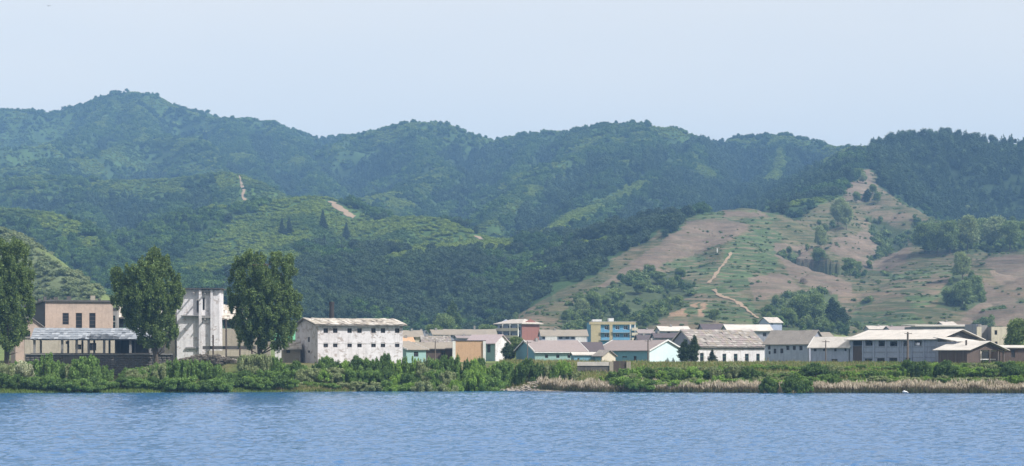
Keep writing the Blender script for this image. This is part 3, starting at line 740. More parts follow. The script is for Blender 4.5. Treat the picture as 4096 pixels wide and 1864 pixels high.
# ------------------------------------------------------------------ building kit
class Bld:
    """a building whose nearest corner is at px column pxc and distance Y; its right-hand face runs off at angle yaw"""
    def __init__(s, name, label, cat, pxl, pxc, pxr, Y, yaw, ye, base=None, depth=None, group=None, width=None, up=0.0):
        a = math.radians(yaw); s.cx = (pxc-CX)/F*Y; s.cy = Y; s.a = a
        s.dr = (math.cos(a), math.sin(a)); s.dl = (-math.sin(a), math.cos(a))
        s.Lr = width if width else s.solve(s.dr, pxr); s.Ll = depth if depth else s.solve(s.dl, pxl)
        zs = [z1(s.cx+s.dr[0]*u+s.dl[0]*v, s.cy+s.dr[1]*u+s.dl[1]*v) for u in (0, s.Lr) for v in (0, s.Ll)]
        s.z0 = base if base is not None else min(zs)-0.1
        s.H = ZY(ye, Y)-s.z0
        s.o = empty(name, (s.cx, s.cy, s.z0), a, label, cat, group)
    def solve(s, d, pxe):
        t = (pxe-CX)/F; return (t*s.cy-s.cx)/(d[0]-t*d[1])
    def ur(s, px): return s.solve(s.dr, px)                      # distance along the right face at column px
    def ul(s, px): return s.solve(s.dl, px)
    def zr(s, py, u): return ZY(py, s.cy+s.dr[1]*u)-s.z0
    def zl(s, py, v): return ZY(py, s.cy+s.dl[1]*v)-s.z0
    def loc(s, px, py, face):
        u = s.ur(px) if face == 'r' else s.ul(px)
        return u, (s.zr(py, u) if face == 'r' else s.zl(py, u))

def wall(B, face, L, H, ops, mat, t=0.28, u0=0.0, gable=None, name='wall', off=0.0, back=None):
    """wall sheet of thickness t with true openings; ops = (u0,z0,u1,z1)"""
    us = sorted(set([u0, L]+[min(max(v, u0), L) for o in ops for v in (o[0], o[2])]))
    zs = sorted(set([0.0, H]+[min(max(v, 0), H) for o in ops for v in (o[1], o[3])]))
    m = MB()
    def pt(u, d, z):
        d = d+off
        if face == 'r': return (u, d, z)
        if face == 'l': return (d, u, z)
        if face == 'b': return (u, B.Ll-d, z)
        return (B.Lr-d, u, z)
    def solid(i, j):
        if i < 0 or j < 0 or i >= len(us)-1 or j >= len(zs)-1: return False
        a = (us[i]+us[i+1])/2; b = (zs[j]+zs[j+1])/2
        return not any(o[0] < a < o[2] and o[1] < b < o[3] for o in ops)
    for i in range(len(us)-1):
        for j in range(len(zs)-1):
            if not solid(i, j) or us[i+1]-us[i] < 1e-5 or zs[j+1]-zs[j] < 1e-5: continue
            a, b, c, d = us[i], us[i+1], zs[j], zs[j+1]
            q = [pt(a,0,c), pt(b,0,c), pt(b,0,d), pt(a,0,d), pt(a,t,c), pt(b,t,c), pt(b,t,d), pt(a,t,d)]
            fs = [(0,1,2,3), (7,6,5,4)]
            if not solid(i-1, j): fs.append((0,3,7,4))
            if not solid(i+1, j): fs.append((1,5,6,2))
            if not solid(i, j-1): fs.append((0,4,5,1))
            if not solid(i, j+1): fs.append((3,2,6,7))
            m.add(q, fs)
    if gable:
        zr_, um = gable
        m.prism([pt(0, 0.002, H), pt(L, 0.002, H), pt(um if um else L/2, 0.002, zr_)], Vector(pt(0, t-0.002, 0))-Vector(pt(0, 0.002, 0)))
    return m.build(name, mat, B.o)

def window(B, face, u0, z0, u1, z1_, style='cross', mat=None, glass=True, inset=0.12, boards=0):
    """frame with bars; the pane is its sub-part"""
    mat = mat or M_FRAME; m = MB(); w = min(0.09, (u1-u0)*0.12)
    def bx(mm, a, c, b, d, e0, e1):
        if face == 'r': mm.box(a, e0, c, b, e1, d)
        elif face == 'l': mm.box(e0, a, c, e1, b, d)
        elif face == 'b': mm.box(a, B.Ll-e1, c, b, B.Ll-e0, d)
    i0, i1 = inset, inset+0.07
    bx(m, u0, z0, u0+w, z1_, i0, i1); bx(m, u1-w, z0, u1, z1_, i0, i1)
    bx(m, u0+w, z0, u1-w, z0+w, i0, i1); bx(m, u0+w, z1_-w, u1-w, z1_, i0, i1)
    um, zm = (u0+u1)/2, z0+(z1_-z0)*0.62
    if style in ('cross', 'tee'): bx(m, u0+w, zm-w/2, u1-w, zm+w/2, i0+0.003, i1-0.003)
    if style == 'cross': bx(m, um-w/2, z0+w, um+w/2, z1_-w, i0+0.006, i1-0.006)
    if style == 'bars':
        for k in range(1, 4): zz = z0+(z1_-z0)*k/4; bx(m, u0+w, zz-w*0.7, u1-w, zz+w*0.7, i0-0.02, i1-0.003)
    if style == 'vert':
        n = max(2, int((u1-u0)/1.1))
        for k in range(1, n): uu = u0+(u1-u0)*k/n; bx(m, uu-w/2, z0+w, uu+w/2, z1_-w, i0+0.003, i1-0.003)
    f = m.build('window', mat, B.o)
    if glass:
        g = MB(); bx(g, u0+w*0.5, z0+w*0.5, u1-w*0.5, z1_-w*0.5, i0+0.03, i0+0.04); g.build('pane', M_GLASS, f)
    return f

def gable_roof(B, zr, axis='x', ov=0.5, th=0.16, mat=None, tiles=None, name='roof', ze=None, x0=None, x1=None, gov=0.35, trim=None, sag=0.0, front_only=False):
    """two pitched slabs; ridge along local x or y. Returns the roof object; tiles=(material, nu, nv, miss)"""
    ze = B.H if ze is None else ze
    A = (B.Lr if axis == 'x' else B.Ll); Wd = (B.Ll if axis == 'x' else B.Lr)
    a0 = -gov if x0 is None else x0; a1 = A+gov if x1 is None else x1
    hw = Wd/2; sl = (zr-ze)/hw
    def pt(a, w, z): return (a, w, z) if axis == 'x' else (w, a, z)
    m = MB(); nseg = max(2, int((a1-a0)/1.6)); rg = random.Random(int(abs(B.cx)*10)+3)
    sagf = [sag*(rg.random()-0.5)*2-sag*1.5*math.sin(math.pi*k/nseg) if 0 < k < nseg else 0 for k in range(nseg+1)]
    for side in (0, 1):
        nv = 3; rows_ = []
        for j in range(nv+1):
            w = -ov+(hw+ov)*j/nv; z = ze-ov*sl+(hw+ov)*sl*j/nv
            ww = w if side == 0 else Wd-w
            rows_.append([(a0+(a1-a0)*k/nseg, ww, z+sagf[k]*(0.4+0.6*j/nv)+(rg.random()-0.5)*sag*0.8*(0 < k < nseg)) for k in range(nseg+1)])
        vs = []
        for r_ in rows_: vs += [pt(q[0], q[1], q[2]+th) for q in r_]
        nb = len(vs)
        for r_ in rows_: vs += [pt(q[0], q[1], q[2]) for q in r_]
        n1 = nseg+1; fs = []
        for j in range(nv):
            for k in range(nseg): i = j*n1+k; fs += [(i, i+1, i+n1+1, i+n1), (nb+i, nb+i+n1, nb+i+n1+1, nb+i+1)]
        for k in range(nseg): fs.append((k, nb+k, nb+k+1, k+1))
        for j in range(nv): i = j*n1; fs.append((i, i+n1, nb+i+n1, nb+i)); i = j*n1+nseg; fs.append((i, nb+i, nb+i+n1, i+n1))
        m.add(vs, fs)
    ro = m.build(name, mat or M_ROOFG, B.o)
    if tiles:
        tm, nu, nv, miss = tiles
        # tiles on the slope(s) that face the viewer
        slopes = [0] if axis == 'x' else [0, 1]
        L = math.hypot(hw+ov, (hw+ov)*sl); ang = math.atan(sl)
        tw = (a1-a0)/nu; tl = L/nv
        meshes = []
        for q in range(5):
            mm = MB(); j = lambda s_: rg.uniform(-s_, s_)
            z_ = 0.05+0.04*rg.random()
            c_ = [(-tw*0.52+j(tw*.08), -tl*0.56+j(tl*.08)), (tw*0.52+j(tw*.08), -tl*0.56+j(tl*.08)), (tw*0.52+j(tw*.08), tl*0.54+j(tl*.05)), (-tw*0.52+j(tw*.08), tl*0.54+j(tl*.05))]
            zz = [z_+j(.03), z_+j(.03), 0.0, 0.0]
            vs = [(p[0], p[1], zz[i]) for i, p in enumerate(c_)]+[(p[0], p[1], zz[i]+0.05) for i, p in enumerate(c_)]
            mm.add(vs, [(0,3,2,1),(4,5,6,7),(0,1,5,4),(1,2,6,5),(2,3,7,6),(3,0,4,7)])
            meshes.append(mm.mesh('roof_tile', tm[q % len(tm)]))
        for side in slopes:
            for j in range(nv):
                for k in range(nu):
                    if rg.random() < miss: continue
                    s_ = (j+0.5)/nv; w = -ov+(hw+ov)*s_; z = ze-ov*sl+(hw+ov)*sl*s_+th+0.01
                    kk = (k+0.5)/nu; z += sag*-1.5*math.sin(math.pi*kk)*(0.4+0.6*s_)+rg.uniform(0.0, 0.05)
                    a_ = a0+(a1-a0)*kk
                    o = link('roof_tile', meshes[rg.randrange(5)], ro)
                    if axis == 'x': o.location = (a_, w, z); o.rotation_euler = (ang+rg.uniform(-.03, .03), rg.uniform(-.03, .03), rg.uniform(-.05, .05))
                    else:
                        o.location = (w if side == 0 else Wd-w, a_, z)
                        o.rotation_euler = Matrix.Rotation(-math.pi/2 if side == 0 else math.pi/2, 3, 'Z').to_euler()
                        o.rotation_euler = (Matrix.Rotation(-math.pi/2 if side == 0 else math.pi/2, 3, 'Z') @ Matrix.Rotation(ang, 3, 'X')).to_euler()
    if trim:
        tmn = MB()
        for a_ in (a0-0.06, a1-0.06):
            for side in (0, 1):
                w0 = -ov if side == 0 else Wd+ov
                p0 = Vector(pt(a_, w0, ze-ov*sl-0.06)); p1 = Vector(pt(a_, hw, zr-0.06))
                up = Vector((0, 0, th+0.14)); e = Vector(pt(0.12, 0, 0))
                tmn.prism([p0, p1, p1+up, p0+up], e)
        tmn.build('verge', trim, ro)
    return ro

def flat_roof(B, z, ov=0.3, th=0.25, mat=None, x0=0, x1=None, y0=0, y1=None, name='roof', tilt=0.0):
    x1 = B.Lr if x1 is None else x1; y1 = B.Ll if y1 is None else y1
    m = MB(); m.add([(x0-ov,y0-ov,z),(x1+ov,y0-ov,z),(x1+ov,y1+ov,z+tilt),(x0-ov,y1+ov,z+tilt),(x0-ov,y0-ov,z+th),(x1+ov,y0-ov,z+th),(x1+ov,y1+ov,z+th+tilt),(x0-ov,y1+ov,z+th+tilt)],
                    [(0,3,2,1),(4,5,6,7),(0,1,5,4),(1,2,6,5),(2,3,7,6),(3,0,4,7)])
    return m.build(name, mat or M_CONC, B.o)
def chimney(B, x, y, z0, z1_, w=0.5, mat=None, parent=None):
    return MB().box(x-w/2, y-w/2, z0, x+w/2, y+w/2, z1_).build('chimney', mat or M_CONC, parent or B.o)

def shell(B, mr, ml=None, opr=(), opl=(), zr=None, axis='x', wst='cross', glass=True, frame=None, opb=(), skip_window=(), inner=True, wall_t=0.28):
    """four walls with openings; pixel rectangles opr/opl = (px0,py0,px1,py1)"""
    ml = ml or mr; R_ = []; L_ = []
    for q in opr:
        u0, za = B.loc(q[0], q[3], 'r'); u1, zb = B.loc(q[2], q[1], 'r'); R_.append((u0, max(0.02, za), u1, zb))
    for q in opl:
        u1, za = B.loc(q[0], q[3], 'l'); u0, zb = B.loc(q[2], q[1], 'l'); L_.append((u0, max(0.02, za), u1, zb))
    t = wall_t
    gx = (zr, None) if (zr and axis == 'x') else None; gy = (zr, None) if (zr and axis == 'y') else None
    wall(B, 'r', B.Lr, B.H, R_, mr, t, 0.0, gy)
    wall(B, 'l', B.Ll-t-0.002, B.H, L_, ml, t, t+0.002, (zr, B.Ll/2) if gx else None)
    wall(B, 'b', B.Lr, B.H, list(opb), ml, t, t+0.002, gy)
    wall(B, 'e', B.Ll-t-0.002, B.H, [], mr, t, t+0.002, (zr, B.Ll/2) if gx else None)
    if inner: MB().box(t+.05, t+.05, -0.2, B.Lr-t-.05, B.Ll-t-.05, 0.05).build('floor', M_DARK, B.o)
    for i, o in enumerate(R_):
        if ('r', i) not in skip_window: window(B, 'r', *o, style=wst, glass=glass, mat=frame)
    for i, o in enumerate(L_):
        if ('l', i) not in skip_window: window(B, 'l', *o, style=wst, glass=glass, mat=frame)
    return R_, L_

def simple_house(name, label, pxl, pxc, pxr, Y, yaw, ye, yr, mw, mr, axis='x', opr=(), opl=(), base=None, depth=None, width=None, cat='house', ml=None, ov=0.5, tiles=None, trim=None, sag=0.05, wst='cross', frame=None, group=None, glass=True, chim=None):
    B = Bld(name, label, cat, pxl, pxc, pxr, Y, yaw, ye, base, depth, group, width)
    if not opr and pxr-pxc > 24 and axis == 'x':
        hpx = 2.0*F/Y; n_ = max(1, int((pxr-pxc)/(3.2*F/Y))); opr = []
        for q in range(n_):
            c_ = pxc+(pxr-pxc)*(q+.5)/n_; w_ = .45*F/Y
            opr.append((c_-w_, ye+.55*F/Y, c_+w_, ye+1.5*F/Y) if q % 3 != 1 else (c_-w_*.9, ye+.5*F/Y, c_+w_*.9, ye+2.4*F/Y))
    if chim is None and name in ('row_house', 'turquoise_house', 'terrace_row'): chim = (0.2+0.6*((pxc*7) % 10)/10, 0.45, 0.55)
    mid = (B.Ll if axis == 'x' else B.Lr)/2
    Ym = B.cy+(B.dl[1] if axis == 'x' else B.dr[1])*mid
    zr = ZY(yr, Ym)-B.z0
    shell(B, mw, ml, opr, opl, zr, axis, wst, glass, frame)
    ro = gable_roof(B, zr, axis, ov, mat=mr, tiles=tiles, trim=trim, sag=sag)
    if chim: chimney(B, chim[0]*B.Lr, chim[1]*B.Ll, zr-0.8, zr+chim[2], 0.55, M_CONC, ro)
    return B, zr, ro

TM = [weathered('tile_pale', (0.62, 0.57, 0.50), (0.45, 0.41, 0.36), 0.6, 0, 0.7), weathered('tile_white', (0.74, 0.70, 0.64), (0.6, 0.56, 0.5), 0.5, 0, 0.7),
      weathered('tile_mid', (0.42, 0.37, 0.32), (0.3, 0.27, 0.23), 0.6, 0, 0.7), weathered('tile_tan', (0.52, 0.46, 0.38), (0.4, 0.35, 0.3), 0.6, 0, 0.7)]
TG = [M_ROOFG, M_ROOFM, M_ROOFG, weathered('tile_light_grey', (0.42, 0.39, 0.36), (0.3, 0.28, 0.26), 0.6, 0, 0.7), M_ROOFT]
TB = [M_ROOFB, weathered('sheet_light', (0.42, 0.45, 0.49), (0.18, 0.20, 0.24), 0.9, 0, 0.5)]

# ---- white two-storey building with slab roof
def white_block():
    wr = [(x, 1313, x+18, 1332) for x in (1294, 1332, 1389.5, 1429, 1485, 1523, 1580)]
    wr += [(x, 1370, x+18, 1389) for x in (1294, 1332, 1389.5, 1429, 1485, 1523, 1580)]
    wl = [(1231, 1348, 1239, 1368), (1231, 1402, 1240, 1411)]
    B = Bld('apartment_block', 'long white two-storey block with ragged slab roof and fourteen small square windows', 'building', 1180, 1271, 1611, 384, 20, 1300)
    zr = ZY(1276, B.cy+B.dl[1]*B.Ll/2)-B.z0
    shell(B, M_WHITE, M_WHITE, wr, wl, zr, 'x', 'cross', True, M_FRAME)
    ro = gable_roof(B, zr, 'x', 0.75, 0.18, M_ROOFG, (TM, 34, 6, 0.05), sag=0.08, gov=0.7)
    MB().box(-0.04, -0.05, 3.95, B.Lr, -0.003, 4.08).build('string_course', M_WHITE2, B.o)
white_block()
M_STACK = plain('sooty_iron', (0.045, 0.04, 0.04), 0.8)
def smokestack():
    p = P(1327, 1276, 402); z0 = z1(p.x, p.y); o = empty('smokestack', (p.x, p.y, z0), 0, 'tall dark smokestack rising behind the white block roof', 'chimney')
    zt_ = ZY(1208, 402)-z0
    MB().tube((0,0,0), (0,0,zt_), 0.62, 0.46, 14).build('shaft', M_STACK, o)
    MB().tube((0,0,zt_-0.5), (0,0,zt_+0.05), 0.53, 0.53, 14).build('rim', M_STACK, o)
smokestack()

# ---- left factory
def factory_hall():
    B = Bld('factory_hall', 'pink plastered factory hall with flat roof and three tall barred windows', 'building', 100, 181, 452, 392, 17, 1206)
    shell(B, M_PINK, plain('shade_black_wall', (0.06,0.055,0.06)), [(250,1252,275,1298), (303,1252,328,1312), (357,1252,382,1312)], [], None, 'x', 'bars', True, M_FRAME)  # left wall coloured near black to hold its shade
    ro = flat_roof(B, B.H+0.003, 0.35, 0.32, M_DCONC)
    for px_, w, h in ((225, 0.85, 0.55), (278, 0.8, 0.75), (205, 0.4, 0.3), (400, 0.5, 0.35)):
        u = B.ur(px_); MB().box(u-w/2, 1.0, B.H+0.33, u+w/2, 1.9, B.H+0.33+h).build('roof_vent', M_DCONC, ro)
    u = B.ur(374); MB().box(u-0.45, 1.2, B.H+0.33, u+0.45, 2.0, B.H+1.25).build('chimney', M_BEIGE, ro)
    for k in range(5):
        y = 1.0+k*(B.Ll-2)/4; MB().box(-0.28, y-0.8, B.H+0.33, 0.25, y+0.8, B.H+0.95).build('parapet_block', M_DCONC, ro)
    MB().box(0, -0.06, B.H-0.3, B.Lr, -0.003, B.H-0.02).build('cornice', M_BEIGE, B.o)
factory_hall()
simple_house('workshop', 'small pink gabled workshop half hidden by the leftmost poplar', 20, 62, 178, 386, 20, 1310, 1268, M_PINK, M_ROOFG, 'y', [(98,1323,121,1356), (142,1323,155,1356)], depth=9, cat='building', wst='cross')
simple_house('store_shed', 'low cream shed seen through the open gallery', 80, 98, 330, 386.5, 2, 1352, 1346, M_CREAM, M_ROOFG, 'x', [(262,1365,270,1376),(300,1378,325,1398),(355,1372,385,1402)], depth=3, cat='building', width=17.0, ov=0.15, glass=True)
def gallery():
    Y = 376.0
    B = Bld('open_gallery', 'open shed with blue-grey sheet roof on concrete columns above the bank', 'building', 120, 137, 640, Y, 2, 1354, depth=6.5)
    B.z0 = B.z0
    zr = ZY(1315, Y+3.2)-B.z0
    ro = gable_roof(B, zr, 'x', 0.45, 0.10, M_ROOFB, (TB, 34, 5, 0.02), sag=0.05, gov=0.6)
    fl = ZY(1410, Y)-B.z0
    MB().box(-0.6, -0.5, fl-0.5, B.Lr, B.Ll, fl-0.1).build('floor_slab', M_DCONC, B.o)
    for px_ in (137, 248, 306, 354, 416, 521, 600):
        u = B.ur(px_)
        MB().box(u-0.2, 0.0, fl-0.1, u+0.2, 0.4, B.H-0.3).build('column', M_CONC, B.o)
        MB().box(u-0.17, B.Ll-0.4, fl-0.1, u+0.17, B.Ll-0.05, B.H-0.3).build('column', M_CONC, B.o)
    MB().box(-0.3, -0.02, B.H-0.3, B.Lr, 0.42, B.H+0.05).build('lintel', M_CONC, B.o)
    u0 = B.ur(457); MB().box(u0, B.Ll-0.3, fl-0.1, B.Lr, B.Ll-0.02, B.H).build('back_wall', M_DCONC, B.o)
    MB().box(u0, 0.5, fl-0.1, u0+0.25, B.Ll-0.4, B.H).build('side_wall', M_DCONC, B.o)
    # rafters of the open left gable
    for yy in (0.0, B.Ll-0.2):
        pass
    m = MB(); m.prism([(-0.25,-0.2,B.H-0.1),(-0.25,B.Ll/2,zr-0.05),(-0.25,B.Ll/2,zr-0.3),(-0.25,-0.2,B.H-0.35)], (0.15,0,0)); m.build('rafter', M_WOOD, B.o)
    m = MB(); m.prism([(-0.25,B.Ll+0.2,B.H-0.1),(-0.25,B.Ll/2,zr-0.05),(-0.25,B.Ll/2,zr-0.3),(-0.25,B.Ll+0.2,B.H-0.35)], (0.15,0,0)); m.build('rafter', M_WOOD, B.o)
    for (a, b, c, d) in ((250, 1404, 350, 1384), (310, 1386, 352, 1399)):
        p0 = P(a, b, Y+1); p1 = P(c, d, Y+1)
    # parapet between the columns
    for a, b in ((98, 133), (254, 300), (312, 350), (360, 412)):
        u, v = B.ur(a), B.ur(b)
    return B
gallery()
# retaining wall of rough stones below the gallery
def stone_wall():
    Y = 371.5; z0 = ZY(1500, Y); z1_ = ZY(1419, Y); x0 = P(100, 0, Y).x; x1 = P(690, 0, Y).x
    o = empty('retaining_wall', (x0, Y, z0), 0, 'dark rough stone retaining wall under the open gallery', 'wall')
    H = z1_-z0; L = x1-x0
    MB().box(0, 0.12, -1.5, L, 1.2, H).build('core', M_STONE, o)
    rg = random.Random(5); me = []
    for q in range(6):
        bm = MB(); v = ICO0*(0.85+0.3*np.random.default_rng(q).random(len(ICO0)))[:, None]
        bm.add([tuple(a) for a in v*np.array((0.46, 0.16, 0.22))], [tuple(f_) for f_ in ICOF0]); me.append(bm.mesh('stone', M_STONE))
    nr = int(H/0.42); 
    for j in range(nr):
        u = rg.random()*0.5
        while u < L-0.3:
            px_ = CX+F*(x0+u)/Y
            if 330 < px_ < 690 or px_ < 250 and j > nr-3:
                s = link('stone', me[rg.randrange(6)], o); s.location = (u, 0.1, 0.2+j*0.42); s.scale = (rg.uniform(.85, 1.2), 1, rg.uniform(.9, 1.1))
            u += 0.86
    MB().box(0, -0.15, H+0.002, L, 1.3, H+0.2).build('coping', M_CONC, o)
stone_wall()
def tall_tower():
    Y = 398.0
    B = Bld('silo_tower', 'tall white weathered factory tower with vertical ribs and thin roof slab', 'tower', 690, 708, 879, Y, 3, 1156, depth=8)
    o1 = [(B.ur(787), B.zr(1250, 0), B.ur(797), B.zr(1198, 0)), (B.ur(810), B.zr(1240, 0), B.ur(819), B.zr(1190, 0)), (B.ur(840), B.zr(1385, 0), B.ur(846), B.zr(1262, 0))]
    wall(B, 'r', B.Lr, B.H, o1, M_WHITE2); wall(B, 'l', B.Ll, B.H, [], M_WHITE2, u0=0.29); wall(B, 'b', B.Lr, B.H, [], M_WHITE2, u0=0.29); wall(B, 'e', B.Ll-.3, B.H, [], M_WHITE2, u0=0.29)
    m = MB(); m.box(B.ur(728), -1.1, B.H+0.003, B.ur(892), B.Ll, B.H+0.16); m.build('roof_slab', M_DCONC, B.o)
    for a, b, d in ((797, 808, 0.8), (843, 852, 0.7), (853.5, 878, 0.35)):
        MB().box(B.ur(a), -d, 0.0, B.ur(b), -0.003, B.H-0.15).build('rib', M_WHITE2, B.o)
    for a, b, y, d, h in ((808.2, 842.8, 1262, 0.65, 0.5), (808.2, 842.8, 1160, 0.65, 0.45), (744, 796, 1388, 0.4, 0.3)):
        z = B.zr(y, 0); MB().box(B.ur(a), -d, z-h, B.ur(b), -0.004, z).build('beam', M_CONC, B.o)
    # brackets added to throw the slanting shadows
    for px_, y, d in ((779, 1170, 3.4), (794, 1198, 2.6), (822, 1172, 1.6), (822, 1275, 1.9)):
        u = B.ur(px_); z = B.zr(y, 0); MB().box(u-0.11, -d, z-0.22, u+0.11, -0.004, z).build('shadow_bracket', M_CONC, B.o)
    z = B.zr(1262, 0); m = MB()
    for a_, b_, d0, d1 in ((728, 796, 1.75, 2.7), (728, 796, .004, .85), (728, 742, .86, 1.74), (778, 796, .86, 1.74)): m.box(B.ur(a_), -d1, z-.13, B.ur(b_), -d0, z)
    m.build('shade_canopy', M_CONC, B.o)  # open frame added so that its shade falls on the wall below
tall_tower()
def glazed_hall():
    B = Bld('glazed_workshop', 'beige workshop with glass band and broken white tiled roof right of the tower', 'building', 860, 884, 1080, 404, 6, 1272)
    zr = ZY(1222, B.cy+4.5)-B.z0
    B.Ll = 9.0
    ops = [(884.5,1277,903,1314), (907,1277,942,1314), (946,1277,985,1314), (989,1277,1030,1314)]
    shell(B, M_BEIGE, M_BEIGE, ops, [], zr, 'x', 'vert', True, M_FRAMEG)
    gable_roof(B, zr, 'x', 0.6, 0.16, M_ROOFL, (TM, 20, 5, 0.06), sag=0.12)
glazed_hall()
def glazed_hall2():
    B = Bld('glazed_annex', 'narrow annex with green glass band between pink hall and middle poplar', 'building', 440, 470, 700, 402, 4, 1268)
    B.Ll = 9.0; zr = ZY(1226, B.cy+4.5)-B.z0
    shell(B, M_CREAM, M_CREAM, [(474,1270,518,1312), (522,1270,560,1312), (564,1270,610,1312), (614,1270,660,1312)], [], zr, 'x', 'vert', True, M_FRAMEG)
    gable_roof(B, zr, 'x', 0.5, 0.16, M_ROOFL, (TM, 22, 5, 0.06), sag=0.1)
    B2 = Bld('stair_tower', 'thin grey stair tower with narrow slit window beside the pink hall', 'tower', 440, 447, 468, 396, 4, 1236, depth=3)
    shell(B2, M_CONC, M_CONC, [(450,1262,461,1284), (450,1288,461,1314)], [], None, 'x', 'tee', True, M_FRAMEG); flat_roof(B2, B2.H+.003, 0.25, 0.2, M_DCONC)
glazed_hall2()
def conveyor():
    Y = 384.0; p = P(810, 1396, Y); z0 = z1(p.x, p.y)
    o = empty('conveyor_trestle', (p.x, Y, z0), 0, 'dark horizontal conveyor beam on thin posts in front of the white tower', 'trestle')
    L = P(1020, 0, Y).x-p.x; za, zb = ZY(1397, Y)-z0, ZY(1384, Y)-z0
    MB().box(0, 0, za, L, 1.2, zb).build('beam', M_DCONC, o)
    for px_, top in ((853, 1340), (905, 1278), (960, 1384), (1008, 1384)):
        u = P(px_, 0, Y).x-p.x; MB().box(u-0.13, -0.3, 0, u+0.13, -0.01, ZY(top, Y)-z0).build('post', M_METAL, o)
    m = MB().box(0.5, 2.2, 0, L-1, 2.5, ZY(1402, Y)-z0); m.build('back_wall', M_CREAM, o)
conveyor()
def rubble(px0, px1, py, Y, n, name, label, mat, h=0.6, r=(0.2, 0.6)):
    rg = np.random.default_rng(int(px0)); V = []; Fc = []; o = 0
    for i in range(n):
        px_ = px0+(px1-px0)*rg.random(); yy = Y+rg.normal()*1.2; x = (px_-CX)/F*yy
        e = 1-abs((px_-px0)/(px1-px0)*2-1)**2
        s = r[0]+(r[1]-r[0])*rg.random(); z = z1(x, yy)+h*e*rg.random()
        V.append(ICO0*(0.7+0.5*rg.random(len(ICO0)))[:, None]*np.array((s*1.3, s, s*0.6))+np.array((x, yy, z))); Fc.append(ICOF0+o); o += len(ICO0)
    return tag(link(name, npmesh(name, np.concatenate(V), np.concatenate(Fc), [mat])), label, 'rubble', kind='stuff')
rubble(690, 960, 1420, 379, 260, 'rubble', 'pale rubble heap at the foot of the white tower', M_PALESTONE, 1.6)
rubble(1990, 2330, 1545, 352, 700, 'shore_stones', 'pale gravel and stones on the small sandbar', M_PALESTONE, 0.5, (0.08, 0.3))

simple_house('green_roof_house', 'white house with bright green roof behind the right poplar', 1080, 1100, 1200, 430, 5, 1356, 1326, M_WHITE2, M_GREEN, 'x', [(1130,1362,1145,1372)], depth=7, cat='house')
simple_house('collapsed_shed', 'small shed with crumbling pale roof beside the white block gable', 1120, 1133, 1200, 392, 12, 1394, 1371, M_BEIGE, M_ROOFL, 'x', [(1146,1394,1160,1412)], depth=4, cat='shed', tiles=(TM, 8, 4, .1), wst='tee')

# ---- village behind and between
simple_house('row_house', 'low house with white verge roof against the right end of the white block', 1608, 1625, 1704, 400, 60, 1396, 1366, M_TURQ2, M_ROOFT, 'x', cat='house', depth=9, trim=M_TRIM, base=None)
simple_house('row_house', 'grey roofed house right behind the white block with orange awning', 1600, 1615, 1690, 520, 8, 1346, 1323, M_CREAM, M_ROOFT, 'x', [(1650,1350,1662,1360)], depth=8)
simple_house('row_house', 'small house with orange tiled roof just right of the white block', 1600, 1612, 1655, 470, 12, 1368, 1350, M_WHITE2, M_ORANGE, 'x', [], depth=6)
simple_house('row_house', 'little house with steep blue grey gable and white post', 1682, 1690, 1718, 540, 15, 1342, 1323, M_GREYW, M_ROOFB, 'y', [(1698,1334,1708,1342)], depth=8)
simple_house('row_house', 'tan hipped house in front of the long tan roof row', 1726, 1733, 1805, 560, 10, 1338, 1320, M_BLUEW, M_ROOFT, 'x', [(1750,1341,1760,1350),(1780,1341,1790,1350)], depth=9)
simple_house('terrace_row', 'long tan roofed terrace stretching behind the pink roof', 1760, 1780, 1985, 640, 6, 1338, 1318, M_GREYW, M_ROOFT, 'x', [(1800+26*i,1340,1810+26*i,1349) for i in range(6)], depth=9, cat='terrace', chim=(0.6, 0.5, 1.2))
simple_house('row_house', 'low house with crumbling tan roof above the brown shed', 1660, 1690, 1800, 470, 6, 1370, 1346, M_CREAM, M_ROOFT, 'x', [(1700,1372,1712,1380)], depth=7, tiles=(TG, 16, 4, .06))
simple_house('brown_shed', 'long low shed with brown board wall left of the orange wall', 1560, 1580, 1812, 440, 5, 1393, 1370, M_BROWN, M_ROOFT, 'x', [], depth=7, cat='shed')
def orange_building():
    B = Bld('orange_building', 'flat orange rendered building with white corner pilasters', 'building', 1800, 1815, 1942, 432, 4, 1364, depth=8)
    shell(B, M_ORANGE, M_ORANGE, [], [], None)
    flat_roof(B, B.H+.003, 0.12, 0.16, M_ROOFD)
    for a, b in ((1810, 1822), (1932, 1943)): MB().box(B.ur(a), -0.3, 0, B.ur(b), -0.004, B.H-.01).build('pilaster', M_TRIM, B.o)
orange_building()
simple_house('pink_roof_house', 'house with smooth pale pink roof and white gable behind the orange building', 1864, 1982, 2035, 452, 40, 1370, 1340, M_WHITE2, M_ROOFP, 'y', [], [(1948,1378,1962,1410)], ml=M_TURQ2, cat='house', ov=0.4, sag=0)
